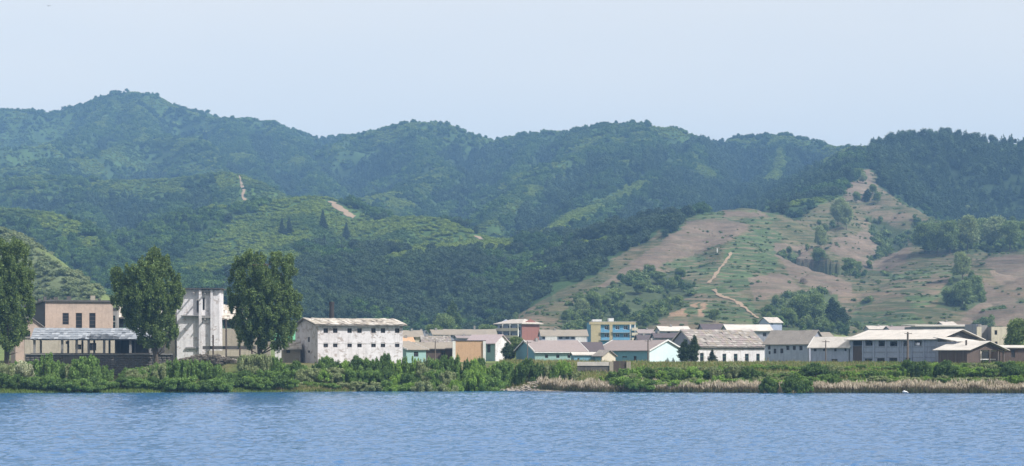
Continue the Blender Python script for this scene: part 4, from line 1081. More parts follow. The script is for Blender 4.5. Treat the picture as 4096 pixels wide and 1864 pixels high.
def red_block():
    B = Bld('red_end_block', 'two-storey block with balconies and dull red end wall', 'building', 1988, 2088, 2158, 640, 42, 1296)
    fl = [(1998,1304,2014,1318), (2031,1304,2047,1319), (2063,1308,2082,1322), (1998,1334,2014,1348), (2031,1334,2047,1348), (2063,1337,2082,1350)]
    zr = ZY(1276, 640+5)-B.z0
    shell(B, M_RED, M_BLUEW, [], fl, zr, 'y', 'cross', True, M_FRAME)
    # hipped tile roof
    ov = 0.9; z = B.H; a, b = B.Lr, B.Ll
    m = MB(); r0, r1 = a/2, b/2
    pts = [(-ov,-ov,z), (a+ov,-ov,z), (a+ov,b+ov,z), (-ov,b+ov,z)]; up = [(p[0], p[1], z+.25) for p in pts]
    rd = [(a/2, a/2.6, zr), (a/2, b-a/2.6, zr)]
    m.add(pts+up+rd, [(0,3,2,1),(0,1,5,4),(1,2,6,5),(2,3,7,6),(3,0,4,7),(4,5,8),(5,6,9,8),(6,7,9),(7,4,8,9)]); m.build('roof', M_ROOFL, B.o)
    for zz in (B.zl(1323, 0), B.zl(1352, 0)):
        MB().box(-1.2, 0.6, zz-0.15, -0.004, B.Ll-0.5, zz).build('balcony_floor', M_CONC, B.o)
        MB().box(-1.2, 0.6, zz+0.003, -1.1, B.Ll-0.5, zz+0.9).build('balcony_rail', M_CREAM, B.o)
    for v in (0.7, 4.5, 8.0):
        if v < B.Ll: MB().box(-1.19, v-0.15, 0, -0.9, v+0.15, B.H).build('column', M_TRIM, B.o)
    for k, zz in enumerate((B.zr(1330, 0), B.zr(1358, 0))):
        MB().box(B.Lr+0.004, 0.8, zz, B.Lr+1.3, 3.8, zz+1.0).build('balcony', M_CREAM, B.o)
red_block()
simple_house('row_house', 'grey roofed terrace with white parapet strips right of the red end block', 2150, 2166, 2350, 600, 4, 1343, 1320, M_BLUEW, M_ROOFT, 'x', [(2170,1347,2184,1356),(2236,1346,2250,1356),(2262,1346,2276,1356),(2285,1347,2298,1356)], depth=9, cat='terrace')
def parapet(px0, px1, py0, py1, Y, label):
    p = P(px0, py1, Y); z0 = z1(p.x, p.y); L = P(px1, 0, Y).x-p.x; o = empty('parapet_wall', (p.x, Y, z0), 0, label, 'wall')
    MB().box(0, 0, 0, L, 0.25, ZY(py0, Y)-z0).build('wall', M_WHITE2, o); MB().box(-0.05, -0.05, ZY(py0, Y)-z0+.003, L+.05, 0.3, ZY(py0, Y)-z0+0.1).build('coping', M_TRIM, o)
parapet(2181, 2229, 1347, 1360, 592, 'bright white yard wall below the grey terrace, left piece')
parapet(2302, 2346, 1349, 1360, 592, 'bright white yard wall next to the yellow and blue block')

def turquoise_long():
    B, zr, ro = simple_house('turquoise_house', 'long low turquoise house with blue-shaded left gable and white verge', 2062, 2140, 2345, 418, 22, 1405, 1363, M_TURQ2, M_ROOFM, 'x', [(2180,1418,2192,1432),(2225,1418,2238,1432),(2270,1418,2282,1432)], [], ml=M_BLUE, cat='house', ov=0.45, trim=M_TRIM, sag=0.03, glass=True)  # left gable: turquoise in shade, put into the wall colour as blue
    MB().box(-0.3, -0.58, B.H-0.32, B.Lr+0.3, -0.5, B.H-0.16).build('fascia', M_TRIM, B.o)
turquoise_long()
simple_house('roof_link', 'low lean house with dark purple roof between the two turquoise houses', 2318, 2326, 2412, 428, 6, 1404, 1371, M_BLUE, M_ROOFD, 'x', [], depth=7, sag=0.0)
def turq2():
    B, zr, ro = simple_house('turquoise_house', 'blue walled house with large pale mint gable facing the river', 2384, 2597, 2735, 421, 46, 1402, 1362, M_TURQ, M_ROOFM, 'y', [], [(2534,1424,2546,1452),(2489,1425,2508,1430)], ml=M_BLUE, cat='house', ov=0.35, trim=M_TRIM, sag=0.03)
    MB().box(0.02, -0.05, 0, 0.14, -0.003, B.H).build('corner_trim', M_TRIM, B.o); MB().box(B.Lr-0.5, -0.05, 0, B.Lr-0.38, -0.003, B.H-0.3).build('corner_trim', M_TRIM, B.o)
turq2()
simple_house('cream_cottage', 'small cream cottage with grey tiled gable roof behind the gate wall', 2375, 2408, 2462, 404, 50, 1424, 1402, M_CREAM, M_ROOFG, 'y', [], [], ml=M_BLUE, cat='house', ov=0.3, sag=0.02)
simple_house('blue_outhouse', 'low blue outhouse with pale flat roof left of the cream cottage', 2288, 2296, 2400, 406, 8, 1420, 1411, M_BLUE, M_ROOFW, 'x', [(2310,1432,2318,1444)], depth=4, cat='outhouse', ov=0.3, sag=0)
def gatewall():
    Y = 364.0; p = P(2309, 1463, Y); z0 = min(z1(p.x, p.y), z1(P(2520, 0, Y).x, Y))-0.3
    o = empty('boundary_wall', (p.x, Y, z0), 0, 'white topped yard wall with dark gate between pale pillars', 'wall')
    X = lambda q: P(q, 0, Y).x-p.x
    MB().box(0, 0, 0, X(2437), 0.3, ZY(1463, Y)-z0).build('base', M_DCONC, o)
    MB().box(0, -0.12, ZY(1463, Y)-z0+.003, X(2437), 0.35, ZY(1447, Y)-z0).build('coping', M_ROOFW, o)
    for a, b in ((2438, 2453), (2506, 2523)): MB().box(X(a), -0.2, 0, X(b), 0.5, ZY(1447, Y)-z0+0.05).build('pillar', M_BEIGE, o)
    for a, b in ((2454, 2479), (2480, 2505)): MB().box(X(a), 0.05, 0.2, X(b), 0.13, ZY(1444, Y)-z0).build('gate_leaf', M_METAL, o)
gatewall()
def yellow_block():
    B = Bld('apartment_block', 'three-storey apartment block in faded yellow and sky blue with flat roof', 'building', 2346, 2362, 2543, 650, 5, 1288, depth=10)
    ops = [(2418,1303,2434,1318), (2462,1303,2478,1318), (2494,1303,2512,1318), (2418,1334,2434,1348), (2462,1334,2478,1348), (2494,1334,2512,1348)]
    R_, L_ = shell(B, M_BLUE2, M_BLUE2, ops, [], None, 'x', 'cross', True, M_FRAMEW)
    X = B.ur
    flat_roof(B, B.H+0.003, 0.25, 0.2, M_CONC)
    MB().box(X(2356), -0.62, B.H-0.8, X(2541), -0.004, B.H).build('parapet', M_YEL, B.o)
    for a, b, d in ((2363, 2402, .5), (2437, 2449, .6), (2518, 2523, .7), (2537, 2541, .55)): MB().box(X(a), -d, 0, X(b), -0.006, B.H-0.803).build('pilaster', M_YEL if a < 2500 else M_TRIM, B.o)
    for y in (1330, 1360):
        z = B.zr(y, 0)
        for a, b in ((2403, 2436), (2450, 2517)):
            MB().box(X(a), -1.1, z-0.15, X(b), -0.01, z).build('balcony_floor', M_CONC, B.o); MB().box(X(a), -1.1, z+.003, X(b), -1.0, z+0.8).build('balcony_rail', M_BLUE2, B.o)
    for k, y in enumerate((1322, 1342, 1362)):
        z = B.zr(y, 0); MB().box(X(2525), -1.3, z, X(2549), -0.62, z+0.9).build('balcony', M_CREAM, B.o)
    MB().box(X(2375), 3, B.H+.21, X(2412), 6, B.H+0.9).build('roof_hut', M_TRIM, B.o); MB().box(X(2440), 3, B.H+.21, X(2460), 6, B.H+1.3).build('roof_hut', M_TRIM, B.o)
yellow_block()
simple_house('row_house', 'grey roofed house right of the yellow and blue block', 2545, 2556, 2640, 560, 5, 1362, 1340, M_GREYW, M_ROOFD, 'x', [(2580,1366,2590,1374)], depth=8)
simple_house('row_house', 'house with pale tan roof just left of the big shed gable', 2630, 2642, 2760, 600, 8, 1322, 1306, M_GREYW, M_ROOFW, 'x', [(2670,1325,2680,1333)], depth=8)
simple_house('row_house', 'low dark grey house below the pale tan roof', 2600, 2620, 2720, 540, 4, 1350, 1333, M_GREYW, M_ROOFD, 'x', [], depth=7)

def big_shed():
    B, zr, ro = simple_house('long_shed', 'large white shed with grey slab roof, dark gable and row of green doors', 2676, 2783, 3058, 432, 26, 1384, 1321, M_WHITE2, M_ROOFG, 'x',
        [(2800,1412,2815,1447), (2890,1415,2905,1447), (2935,1415,2950,1447), (2980,1415,2995,1447), (3025,1415,3039,1447)], [(2708,1345,2717,1362),(2742,1425,2752,1446)], ml=M_GREYW, cat='shed', tiles=(TG, 26, 8, .05), sag=0.06, wst='tee', frame=M_FRAMEG, trim=M_ROOFW)  # left gable: shade of the white wall put into the grey colour
    MB().box(-0.02, -0.08, B.H-0.65, B.Lr, -0.004, B.H-0.45).build('cornice', M_CONC, B.o)
big_shed()
def mid_shed():
    B = Bld('long_shed', 'bluish shaded shed with small arched windows right of the large white shed', 'shed', 3058, 3236, 3300, 424, 50, 1373)
    ol = [(3072,1381,3082,1398),(3074,1405,3082,1417),(3094,1395,3105,1414),(3121,1394,3133,1413),(3145,1383,3158,1400),(3171,1384,3183,1400),(3197,1383,3210,1401)]
    zr = ZY(1325, B.cy+B.dl[1]*0+4)-B.z0
    zr = ZY(1322, B.cy+B.dr[1]*B.Lr/2)-B.z0
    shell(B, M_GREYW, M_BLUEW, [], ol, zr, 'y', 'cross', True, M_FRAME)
    gable_roof(B, zr, 'y', 0.4, 0.16, M_ROOFG, None, sag=0.06)
    # slabs on the visible slope
    return B
mid_shed()
def low_link():
    B = Bld('link_shed', 'low shaded shed with smooth pale cream roof and four small windows', 'shed', 3240, 3396, 3440, 410, 52, 1385)
    ol = [(3254,1390,3266,1405),(3292,1390,3306,1404),(3336,1390,3346,1405),(3377,1389,3386,1404),(3325,1436,3350,1448)]
    zr = ZY(1349, B.cy+B.dr[1]*B.Lr/2+2)-B.z0
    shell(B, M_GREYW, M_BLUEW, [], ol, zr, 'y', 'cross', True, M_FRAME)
    gable_roof(B, zr, 'y', 0.5, 0.16, M_ROOFW, None, sag=0.03, trim=M_TRIM)
low_link()
def big_hall():
    B = Bld('factory_hall', 'big shaded concrete panel hall with broken upper windows and pale cream roof', 'building', 3395, 3752, 3925, 396, 47, 1356)
    up = [(3411,1362,3449,1383),(3461,1361,3490,1383),(3514,1363,3539,1385),(3560,1366,3589,1385),(3606,1365,3628,1384),(3657,1362,3686,1383)]
    dn = [(3411,1384,3450,1458),(3459,1434,3489,1460),(3508,1433,3538,1456),(3557,1432,3589,1456),(3622,1432,3650,1456)]
    zr = ZY(1319, B.cy+B.dr[1]*B.Lr/2)-B.z0
    # openings in the far wall let daylight through
    L_ = []
    for q in up+dn:
        u1, za = B.loc(q[0], q[3], 'l'); u0, zb = B.loc(q[2], q[1], 'l'); L_.append((u0, max(0.02, za), u1, zb))
    t = 0.3
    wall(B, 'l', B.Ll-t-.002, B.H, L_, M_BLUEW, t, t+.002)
    wall(B, 'r', B.Lr, B.H, [], M_CREAM, t)
    bo = [(2+3.0*i, B.H-2.6, 4.2+3.0*i, B.H-0.5) for i in range(int((B.Ll-3)/3))]
    wall(B, 'e', B.Ll-t-.002, B.H, bo, M_WHITE2, t, t+.002)
    wall(B, 'b', B.Lr, B.H, [], M_GREYW, t, t+.002)
    MB().prism([(0.2,0.35,B.H),(B.Lr-.2,0.35,B.H),(B.Lr/2,0.35,zr-0.05)], (0,0.1,0)).build('gable_boards', M_DCONC, B.o)
    MB().box(.4, .4, -.2, B.Lr-.4, B.Ll-.4, .05).build('floor', M_DARK, B.o)
    ro = gable_roof(B, zr, 'y', 0.6, 0.16, M_ROOFW, None, sag=0.03, gov=0.7)
    # pilasters and string courses of the panel wall
    for q in (3452, 3496, 3545, 3594, 3612, 3646, 3697, 3750):
        v = B.ul(q); MB().box(-0.14, v-0.16, 0, -0.003, v+0.16, B.H-.01).build('pilaster', M_BLUEW, B.o)
    vs = B.ul(3452)
    for y in (1387, 1408, 1430):
        z = B.zl(y, 0); MB().box(-0.07, 0.02, z-0.08, -0.002, vs-.2, z+0.08).build('string_course', M_GREYW, B.o)
    for o in L_[1:6]: window(B, 'l', *o, style='tee', glass=False, mat=M_FRAME)
    for o in L_[7:]: window(B, 'l', *o, style='cross', glass=True, mat=M_FRAME)
    # the shadowed door leaf
    o = L_[6]; MB().box(0.16, o[0], o[1], 0.26, o[2], o[3]).build('door', M_BROWN, B.o)
big_hall()
def low_open():
    B = Bld('open_shed', 'low open shed with pale cream roof and dark boarded walls before the big hall', 'shed', 3748, 3868, 4022, 384, 44, 1400)
    zr = ZY(1366, B.cy+B.dr[1]*B.Lr/2)-B.z0
    wall(B, 'l', B.Ll-.3, B.H, [], M_BROWN, .2, .22)
    wall(B, 'r', B.ur(3918), B.H, [], M_BROWN, .2)
    wall(B, 'b', B.Lr, B.H, [(B.Lr*0.45, 0.4, B.Lr*0.95, B.H-1.0)], M_GREYW, .2, .22)
    MB().prism([(0.1,0.1,B.H),(B.Lr-.1,0.1,B.H),(B.Lr/2,0.1,zr-0.05)], (0,0.1,0)).build('gable_boards', M_BROWN, B.o)
    gable_roof(B, zr, 'y', 0.35, 0.12, M_ROOFW, None, sag=0.02, gov=0.8)
    for q in (3921, 3960, 3993, 4016): u = B.ur(q); MB().box(u-.12, 0, 0, u+.12, .24, B.H).build('post', M_WOOD, B.o)
    for q in range(4): v = B.Ll*(q+.5)/4; MB().box(-.08, v-.1, 0, -.003, v+.1, B.H).build('batten', M_WOOD, B.o)
    chimney(B, B.Lr*0.25, B.Ll*0.35, B.H+0.6, B.H+1.9, 0.25, M_METAL)
    MB().box(B.ur(3925), 1.5, 1.0, B.ur(4010), 1.6, 1.15).build('rail', M_TRIM, B.o); MB().box(B.ur(3925), 1.5, 2.6, B.ur(4010), 1.6, 2.85).build('rail', M_TRIM, B.o)
low_open()
def porch():
    B = Bld('lean_roof', 'small pale lean-to roof against the lit end wall of the big hall', 'roof', 3815, 3824, 3912, 391, 40, 1366, depth=5)
    flat_roof(B, B.H, 0.3, 0.12, M_ROOFW, tilt=0.8)
    wall(B, 'r', B.Lr, B.H-.01, [(1.5, B.H-1.2, B.Lr-1, B.H-.6)], M_GREYW, .2); wall(B, 'l', B.Ll, B.H-.01, [], M_GREYW, .2, .22)
porch()
def back_hall():
    B = Bld('flat_hall', 'long grey hall with bright flat roof edge behind the big hall', 'building', 3650, 3668, 3906, 470, 3, 1306, depth=12)
    shell(B, M_GREYW, M_GREYW, [(3690+34*i,1322,3704+34*i,1336) for i in range(6)], [], None, glass=True)
    flat_roof(B, B.H+.003, 0.6, 0.3, M_ROOFW, tilt=0.35)
back_hall()
def grey_tower():
    B = Bld('stair_block', 'pale concrete block with arched window and deep shadowed notch at right edge', 'building', 3902, 3908, 4034, 440, 6, 1296, depth=8)
    ops = [(3978,1321,3989,1339),(3979,1366,3990,1379)]
    R_ = []
    for q in ops:
        u0, za = B.loc(q[0], q[3], 'r'); u1, zb = B.loc(q[2], q[1], 'r'); R_.append((u0, za, u1, zb))
    a, b = B.ur(3926), B.ur(3966)
    wall(B, 'r', B.Lr, B.H-0.6, [(a, 0, b, B.H)]+R_, M_CREAM, .3); wall(B, 'l', B.Ll, B.H, [], M_GREYW, .3, .32)
    MB().box(a, 2.6, 0, b, 2.9, B.H-0.2).build('recess_wall', M_CONC, B.o); MB().box(b+.003, .31, 0, b+.25, 2.9, B.H-0.62).build('side_wall', M_CONC, B.o)
    MB().box(0.31, 0.01, B.H-.6, a-.003, 2.5, B.H).build('parapet', M_CONC, B.o)
    wall(B, 'b', B.Lr, B.H-0.6, [], M_GREYW, .3, .32); wall(B, 'e', B.Ll-.3, B.H-0.6, [], M_GREYW, .3, .32)
    for o in R_: window(B, 'r', *o, style='tee')
grey_tower()
B_, _, _ = simple_house('edge_shed', 'dark walled shed with pale roof cut off by the right picture edge', 3990, 4000, 4150, 400, 4, 1391, 1383, M_BROWN, M_ROOFW, 'x', [(4045,1400,4060,1430)], depth=7, cat='shed', sag=0.02)
simple_house('long_store', 'pale cream hip-roofed store seen over the large white shed', 2895, 2912, 3088, 520, 5, 1322, 1300, M_GREYW, M_ROOFW, 'x', [], depth=9, cat='building', sag=.02)
simple_house('long_store', 'dark grey roofed store left of the cream roof behind the large shed', 2800, 2815, 2950, 560, 5, 1320, 1297, M_GREYW, M_ROOFD, 'x', [], depth=9, cat='building', sag=.02)
simple_house('hill_house', 'lone small white roofed house on the slope above the cream roof', 3062, 3076, 3128, 720, 25, 1289, 1270, M_BLUEW, M_ROOFL, 'x', [(3085,1292,3092,1299)], depth=7)
for i, (a, b, e, r_, Y, mr_, lb) in enumerate([
    (3478,3560,1316,1304,700,M_ROOFL,'small pale roofed house above the middle of the big hall roof'),
    (3560,3650,1318,1306,690,M_ROOFM,'mauve roofed house above the right half of the big hall roof'),
    (3775,3825,1300,1288,620,M_ROOFL,'tiny house with bright roof corner above the flat hall'),
    (1720,1800,1352,1340,590,M_ROOFG,'grey hipped house at the left end of the tan terrace'),
    (1830,1990,1352,1343,600,M_ROOFM,'low mauve roof strip above the pink roof'),
    (2555,2640,1332,1318,680,M_ROOFM,'mauve roofed house at the foot of the terraced hill'),
    (3240,3330,1345,1330,600,M_ROOFT,'tan roofed house behind the bluish shaded shed')]):
    simple_house('row_house', lb, a-10, a, b, Y, 6+i, e, r_, M_GREYW, mr_, 'x', [], depth=7)

# utility poles
def pole(px, top, Y, r, label, arms=1):
    x = (px-CX)/F*Y; z0 = z1(x, Y); o = empty('utility_pole', (x, Y, z0-0.3), 0.15, label, 'pole', 'utility poles in the village')
    h = ZY(top, Y)-z0+.3
    MB().tube((0,0,0), (0,0,h), r, r*.7, 8).build('shaft', M_WOOD, o)
    for k in range(arms):
        MB().box(-0.75, -.06-r, h-0.35-0.5*k, .75, .05-r, h-0.23-0.5*k).build('crossarm', M_WOOD, o)
        for u in (-.65, -.25, .25, .65): MB().tube((u, -r, h-.228-0.5*k), (u, -r, h-.08-0.5*k), .04, .03, 6).build('insulator', M_TRIM, o)
pole(1741, 1362, 432, .13, 'utility pole before the brown board shed')
pole(2110, 1364, 415, .12, 'utility pole before the blue gable')
pole(2592, 1358, 414, .16, 'utility pole at the corner of the mint gable house')
pole(3303, 1361, 400, .15, 'utility pole before the low link shed', 1)
pole(3631, 1328, 388, .26, 'thick dark utility pole before the big hall', 1)
pole(3072, 1430, 410, .12, 'short pole at the left end of the bluish shed', 0)
pole(3138, 1445, 400, .14, 'short leaning post in the grass before the bluish shed', 0)
pole(3148, 1442, 401, .12, 'short post with white top in the grass before the bluish shed', 0)
pole(3007, 1460, 398, .10, 'thin fence post in the grass below the white shed', 0)
def marker():
    p = locate(2869, 1008, 800, 1400); o = empty('marker_post', p, 0, 'white marker post standing in the terraced field', 'post')
    MB().box(-.25, -.25, -.3, .25, .25, 1.9).build('shaft', M_TRIM, o); MB().box(-.35, -.35, 1.903, .35, .35, 2.1).build('cap', M_TRIM, o)
marker()

# ------------------------------------------------------------------ the three poplars
def big_tree(label, lobes, base, trunkpts, Y, seed, dens=128):
    rg = np.random.default_rng(seed)
    bx = (base[0]-CX)/F*Y; z0 = z1(bx, Y); o = empty('poplar_tree', (bx, Y, z0), 0, label, 'tree', 'tall poplars on the left bank')
    LB = []; L_ = np.array(lobes, float); ymin, ymax = (L_[:, 1]-L_[:, 2]).min(), (L_[:, 1]+L_[:, 2]).max(); xmin, xmax = (L_[:, 0]-L_[:, 2]).min(), (L_[:, 0]+L_[:, 2]).max()
    HO = np.stack([rg.uniform(xmin, xmax, 16), rg.uniform(ymin, ymax+30, 16), rg.uniform(9, 19, 16)], 1)
    while len(LB) < 600:
        qx = rg.uniform(xmin, xmax); qy = rg.uniform(ymin, ymax); dd_ = np.hypot(L_[:, 0]-qx, L_[:, 1]-qy)-L_[:, 2]*0.90-rg.choice([0, 0, 0, 9])
        if dd_.min() > 0 or qy > 1385 or np.min(np.hypot(HO[:, 0]-qx, (HO[:, 1]-qy)*1.2)-HO[:, 2]) < 0: continue
        row = np.abs(L_[:, 1]-qy) < L_[:, 2]+12; lo, hi = (L_[row, 0]-L_[row, 2]).min(), (L_[row, 0]+L_[row, 2]).max()
        e = abs((qx-(lo+hi)/2)/((hi-lo)/2)); dep = (hi-lo)/2/F*Y*math.sqrt(max(0.05, 1-min(e, 1)**2))*0.9
        c = P(qx, qy, Y); sg = -1 if rg.random() < 0.62 else 1
        s = rg.uniform(.28, .75)*(1.0 if dd_.min() < -8 else .7); LB.append((c.x-bx, sg*dep*(0.35+0.65*rg.random()), c.z-z0, s, s, s*1.7))
    V, Fc = lobe_leaves(LB, dens, 0.145, rg, .3)
    m = leafmat('poplar_leaf', (0.045, 0.085, 0.026), (0.22, 0.30, 0.095), 0.35, 0.9, 0.5)
    link('crown', npmesh('crown', V, Fc, [m]), o)
    tb = MB(); T = [P(a, b, Y)-Vector((bx, Y, z0)) for a, b in trunkpts]
    T[0].z = -0.4; n = len(T)
    for i in range(n-1): tb.tube(T[i], T[i+1], .48*(1-i/n)+.08, .48*(1-(i+1)/n)+.08, 10)
    tb.build('trunk', M_BARK, o)
    for (px_, py_, r) in lobes[::2]:
        q = P(px_, py_, Y)-Vector((bx, Y, z0)); i = min(range(1, n), key=lambda k: abs(T[k].z-(q.z-3)))
        MB().tube(T[i], q, .14, .04, 6).build('limb', M_BARK, o)
TREE_Y = 366.0
big_tree('leftmost poplar, cut by the left picture edge', [(20,1005,40),(75,1000,38),(-60,1010,60),(30,1060,60),(90,1090,42),(-50,1100,70),(60,1150,60),(95,1180,40),(0,1200,80),(100,1240,34),(60,1270,50),(10,1300,70),(60,1340,45),(-60,1280,80),(30,1390,50),(-40,1390,60),(70,1410,25)],
         (25,1500), [(25,1500),(28,1420),(25,1300),(30,1150),(25,1020)], TREE_Y, 301)
big_tree('middle poplar with notched crown left of the white tower', [(628,1022,22),(600,1050,32),(650,1055,28),(530,1090,22),(555,1085,20),(475,1095,22),(500,1120,26),(580,1110,42),(640,1110,40),(690,1115,30),(470,1150,18),(500,1175,38),(560,1180,50),(630,1170,50),(700,1165,34),(470,1200,22),(520,1230,42),(590,1240,52),(660,1230,46),(705,1215,24),(545,1280,34),(600,1300,48),(660,1290,40),(590,1350,38),(640,1350,34),(600,1400,34),(660,1400,22),(640,1440,24),(690,1330,18)],
         (628,1500), [(628,1500),(624,1430),(612,1330),(605,1200),(620,1060)], TREE_Y, 302)
big_tree('right poplar with broad square crown between tower and white block', [(1000,1035,22),(1050,1035,26),(1100,1035,26),(1150,1040,26),(960,1060,26),(1165,1075,22),(1000,1080,42),(1070,1085,46),(1130,1090,40),(950,1110,26),(940,1160,26),(985,1150,44),(1060,1160,52),(1130,1160,44),(1165,1190,28),(945,1215,28),(990,1230,44),(1060,1240,50),(1130,1250,46),(1180,1250,22),(960,1290,34),(1010,1310,44),(1080,1320,46),(1140,1320,38),(1175,1310,20),(985,1350,34),(1050,1375,34),(1110,1380,34),(1000,1400,22),(1090,1420,20),(1150,1365,22)],
         (1045,1500), [(1045,1500),(1040,1420),(1035,1330),(1050,1200),(1070,1060)], TREE_Y+2, 303)

# ------------------------------------------------------------------ bushes on the bank
def bush_mesh(name, kind, seed, mat):
    rg = np.random.default_rng(seed); lb = []
    if kind == 'round':
        for i in range(34):
            a = rg.random()*6.28; r = .8*math.sqrt(rg.random()); s = .13+.12*rg.random(); z = .12+(.78*rg.random()**.7)*(1-.45*r*r)
            lb.append((r*math.cos(a), r*math.sin(a), z, s, s, s*.7))
        d, sz = 2600, .040
    elif kind == 'spiky':
        for i in range(20):
            a = rg.random()*6.28; r = .75*math.sqrt(rg.random()); top = (.6+.45*rg.random())*(1.0-.35*r); lean = rg.uniform(.1, .45)
            for k in range(4): z = top*(k+.6)/4; lb.append((r*(.7+lean*z)*math.cos(a), r*(.7+lean*z)*math.sin(a), z, .17-.028*k, .17-.028*k, .12))
        d, sz = 2500, .038
    else:
        for i in range(28):
            a = rg.random()*6.28; r = 1.0*math.sqrt(rg.random()); s = .14+.13*rg.random()
            lb.append((r*math.cos(a), r*math.sin(a), .15+.6*rg.random()*(1-.4*r), s*1.2, s*1.2, s*.6))
        d, sz = 2300, .042
    V, Fc = lobe_leaves(lb, d, sz, rg, .45)
    return npmesh(name, V, Fc, [mat])
BM = {'bright green': leafmat('bush_bright', (0.14,0.26,0.04), (0.30,0.44,0.10), .3, 1.2, .55),
      'dark green': leafmat('bush_dark', (0.05,0.10,0.025), (0.13,0.21,0.06), .25, 1.2, .55),
      'dusty olive': leafmat('bush_olive', (0.15,0.20,0.08), (0.38,0.42,0.22), .3, 1.2, .6),
      'mid green': leafmat('bush_mid', (0.09,0.18,0.035), (0.23,0.34,0.10), .3, 1.2, .55),
      'pale flowering': leafmat('bush_flowering', (0.15,0.20,0.08), (0.70,0.70,0.52), .25, 1.2, .6)}
BME = {}
for ci, (cn, cm) in enumerate(BM.items()):
    for ki, kd in enumerate(('round', 'spiky', 'spreading')): BME[(cn, kd)] = bush_mesh('foliage', kd, 400+ci*10+ki, cm)
STEM = MB()
for i in range(7):
    a = i*.9; STEM.tube((.05*math.cos(a), .05*math.sin(a), -.15), (.4*math.cos(a), .4*math.sin(a), .6), .022, .008, 5)
STEMM = STEM.mesh('stems', M_BARK)
LAND = [(-200,130,'below the leftmost poplar'),(130,440,'below the open gallery'),(440,720,'around the middle poplar'),(720,920,'below the white tower'),(920,1180,'around the right poplar'),
        (1180,1420,'before the white block left half'),(1420,1640,'before the white block right half'),(1640,1820,'before the brown shed'),(1820,2060,'before the orange building'),(2060,2340,'before the blue gabled house'),
        (2340,2600,'before the yard gate'),(2600,2860,'below the mint gable house'),(2860,3080,'below the large white shed'),(3080,3400,'below the bluish shed'),(3400,3700,'below the big hall'),(3700,3950,'below the low open shed'),(3950,4400,'near the right edge')]
def landmark(px): return next((l for a, b, l in LAND if a <= px < b), 'at the far side')
bushes = []   # (px, py_top, Y, width px, colour, kind, row)
def brow(cont, Y, step, wr, row, cols, kinds, jt=10):
    px_ = cont[0][0]
    while px_ < cont[-1][0]:
        ty = np.interp(px_, [c[0] for c in cont], [c[1] for c in cont])
        w = R.uniform(*wr); bushes.append((px_+R.uniform(-6, 6), ty+R.uniform(0, jt), Y+R.uniform(-1.5, 1.5), w, R.choice(cols), R.choice(kinds), row))
        px_ += step*R.uniform(.75, 1.25)
G4 = ['mid green', 'mid green', 'dark green', 'dusty olive', 'bright green']
brow([(-80,1440),(20,1440),(100,1442),(190,1412),(260,1450),(340,1420),(400,1450),(425,1480)], 352, 46, (75, 115), 'on the upper bank', ['mid green', 'dusty olive', 'dark green'], ['round', 'spiky'])
brow([(70,1432),(250,1440),(330,1428),(410,1446),(430,1460)], 364, 30, (70, 110), 'against the stone wall', ['mid green', 'dark green', 'bright green'], ['round', 'spiky'], 14)
brow([(520,1462),(600,1448),(690,1440)], 364, 30, (70, 100), 'against the stone wall', ['mid green', 'dusty olive'], ['round', 'spiky'], 10)
bushes += [(95,1440,346,110,'pale flowering','round','on the upper bank'), (20,1455,345,90,'dusty olive','round','on the upper bank'), (192,1402,343,130,'mid green','spiky','on the upper bank'), (340,1412,342,140,'mid green','round','on the upper bank')]
brow([(-80,1490),(430,1500)], 331.5, 38, (80, 120), 'on the lower bank', ['mid green', 'dark green'], ['round', 'spreading'])
brow([(500,1475),(640,1450),(690,1425),(790,1425),(870,1442),(900,1450)], 348, 34, (75, 110), 'on the upper bank', ['mid green', 'dusty olive', 'mid green'], ['round', 'spiky'])
brow([(985,1412),(1070,1402),(1150,1420),(1200,1425),(1250,1455),(1285,1385),(1330,1410),(1400,1408),(1480,1398),(1560,1405),(1650,1390),(1730,1418),(1800,1412),(1840,1408),(1940,1410),(2010,1424),(2080,1422),(2160,1428),(2260,1435),(2300,1455)], 356, 37, (70, 130), 'on the upper bank', G4, ['round', 'spiky', 'round'], 30)
brow([(490,1500),(900,1495)], 334.5, 38, (85, 120), 'on the lower bank', ['mid green', 'dark green'], ['round', 'spreading'])
brow([(900,1488),(1180,1500)], 339, 42, (75, 115), 'on the lower bank', ['mid green', 'dark green'], ['round', 'spreading'], 16)
brow([(900,1480),(1200,1465),(1700,1462),(2000,1480)], 349, 40, (85, 120), 'on the lower bank', G4, ['round', 'spreading', 'round'])
brow([(1180,1518),(1840,1515)], 345, 50, (70, 100), 'low beside the water', ['mid green', 'bright green', 'dusty olive'], ['spreading', 'round'], 14)
brow([(2440,1470),(2520,1468),(2560,1442),(2620,1462),(2780,1462),(2860,1465),(2911,1436),(2960,1455),(3020,1470),(3130,1482),(3190,1470),(3212,1450),(3290,1440),(3330,1452),(3400,1470),(3500,1474),(3580,1462),(3640,1425),(3715,1424),(3800,1438),(3900,1450),(3960,1452),(4022,1430),(4090,1465),(4160,1450)], 347, 28, (65, 135), 'on the upper bank', ['mid green', 'bright green', 'dark green', 'dusty olive'], ['round', 'spiky'], 24)
brow([(2545,1462),(2850,1466),(3000,1474),(3330,1462),(3560,1470),(3660,1455),(4150,1458)], 366, 46, (45, 85), 'on the grassy flat', ['mid green', 'dusty olive', 'bright green'], ['round', 'spreading'], 12)
brow([(2460,1500),(2700,1495),(3000,1490),(3300,1490),(3600,1492),(4160,1495)], 338, 36, (60, 120), 'behind the reeds', ['bright green', 'mid green', 'dusty olive'], ['spreading', 'round', 'spiky'], 30)
bushes += [(3075,1505,328,85,'dark green','round','at the water'), (3170,1498,327,105,'dark green','round','at the water'), (3225,1512,329,60,'mid green','round','at the water'), (4040,1445,341,90,'dark green','round','behind the reeds')]
cnt = {}; bushes.sort(key=lambda b: b[0])
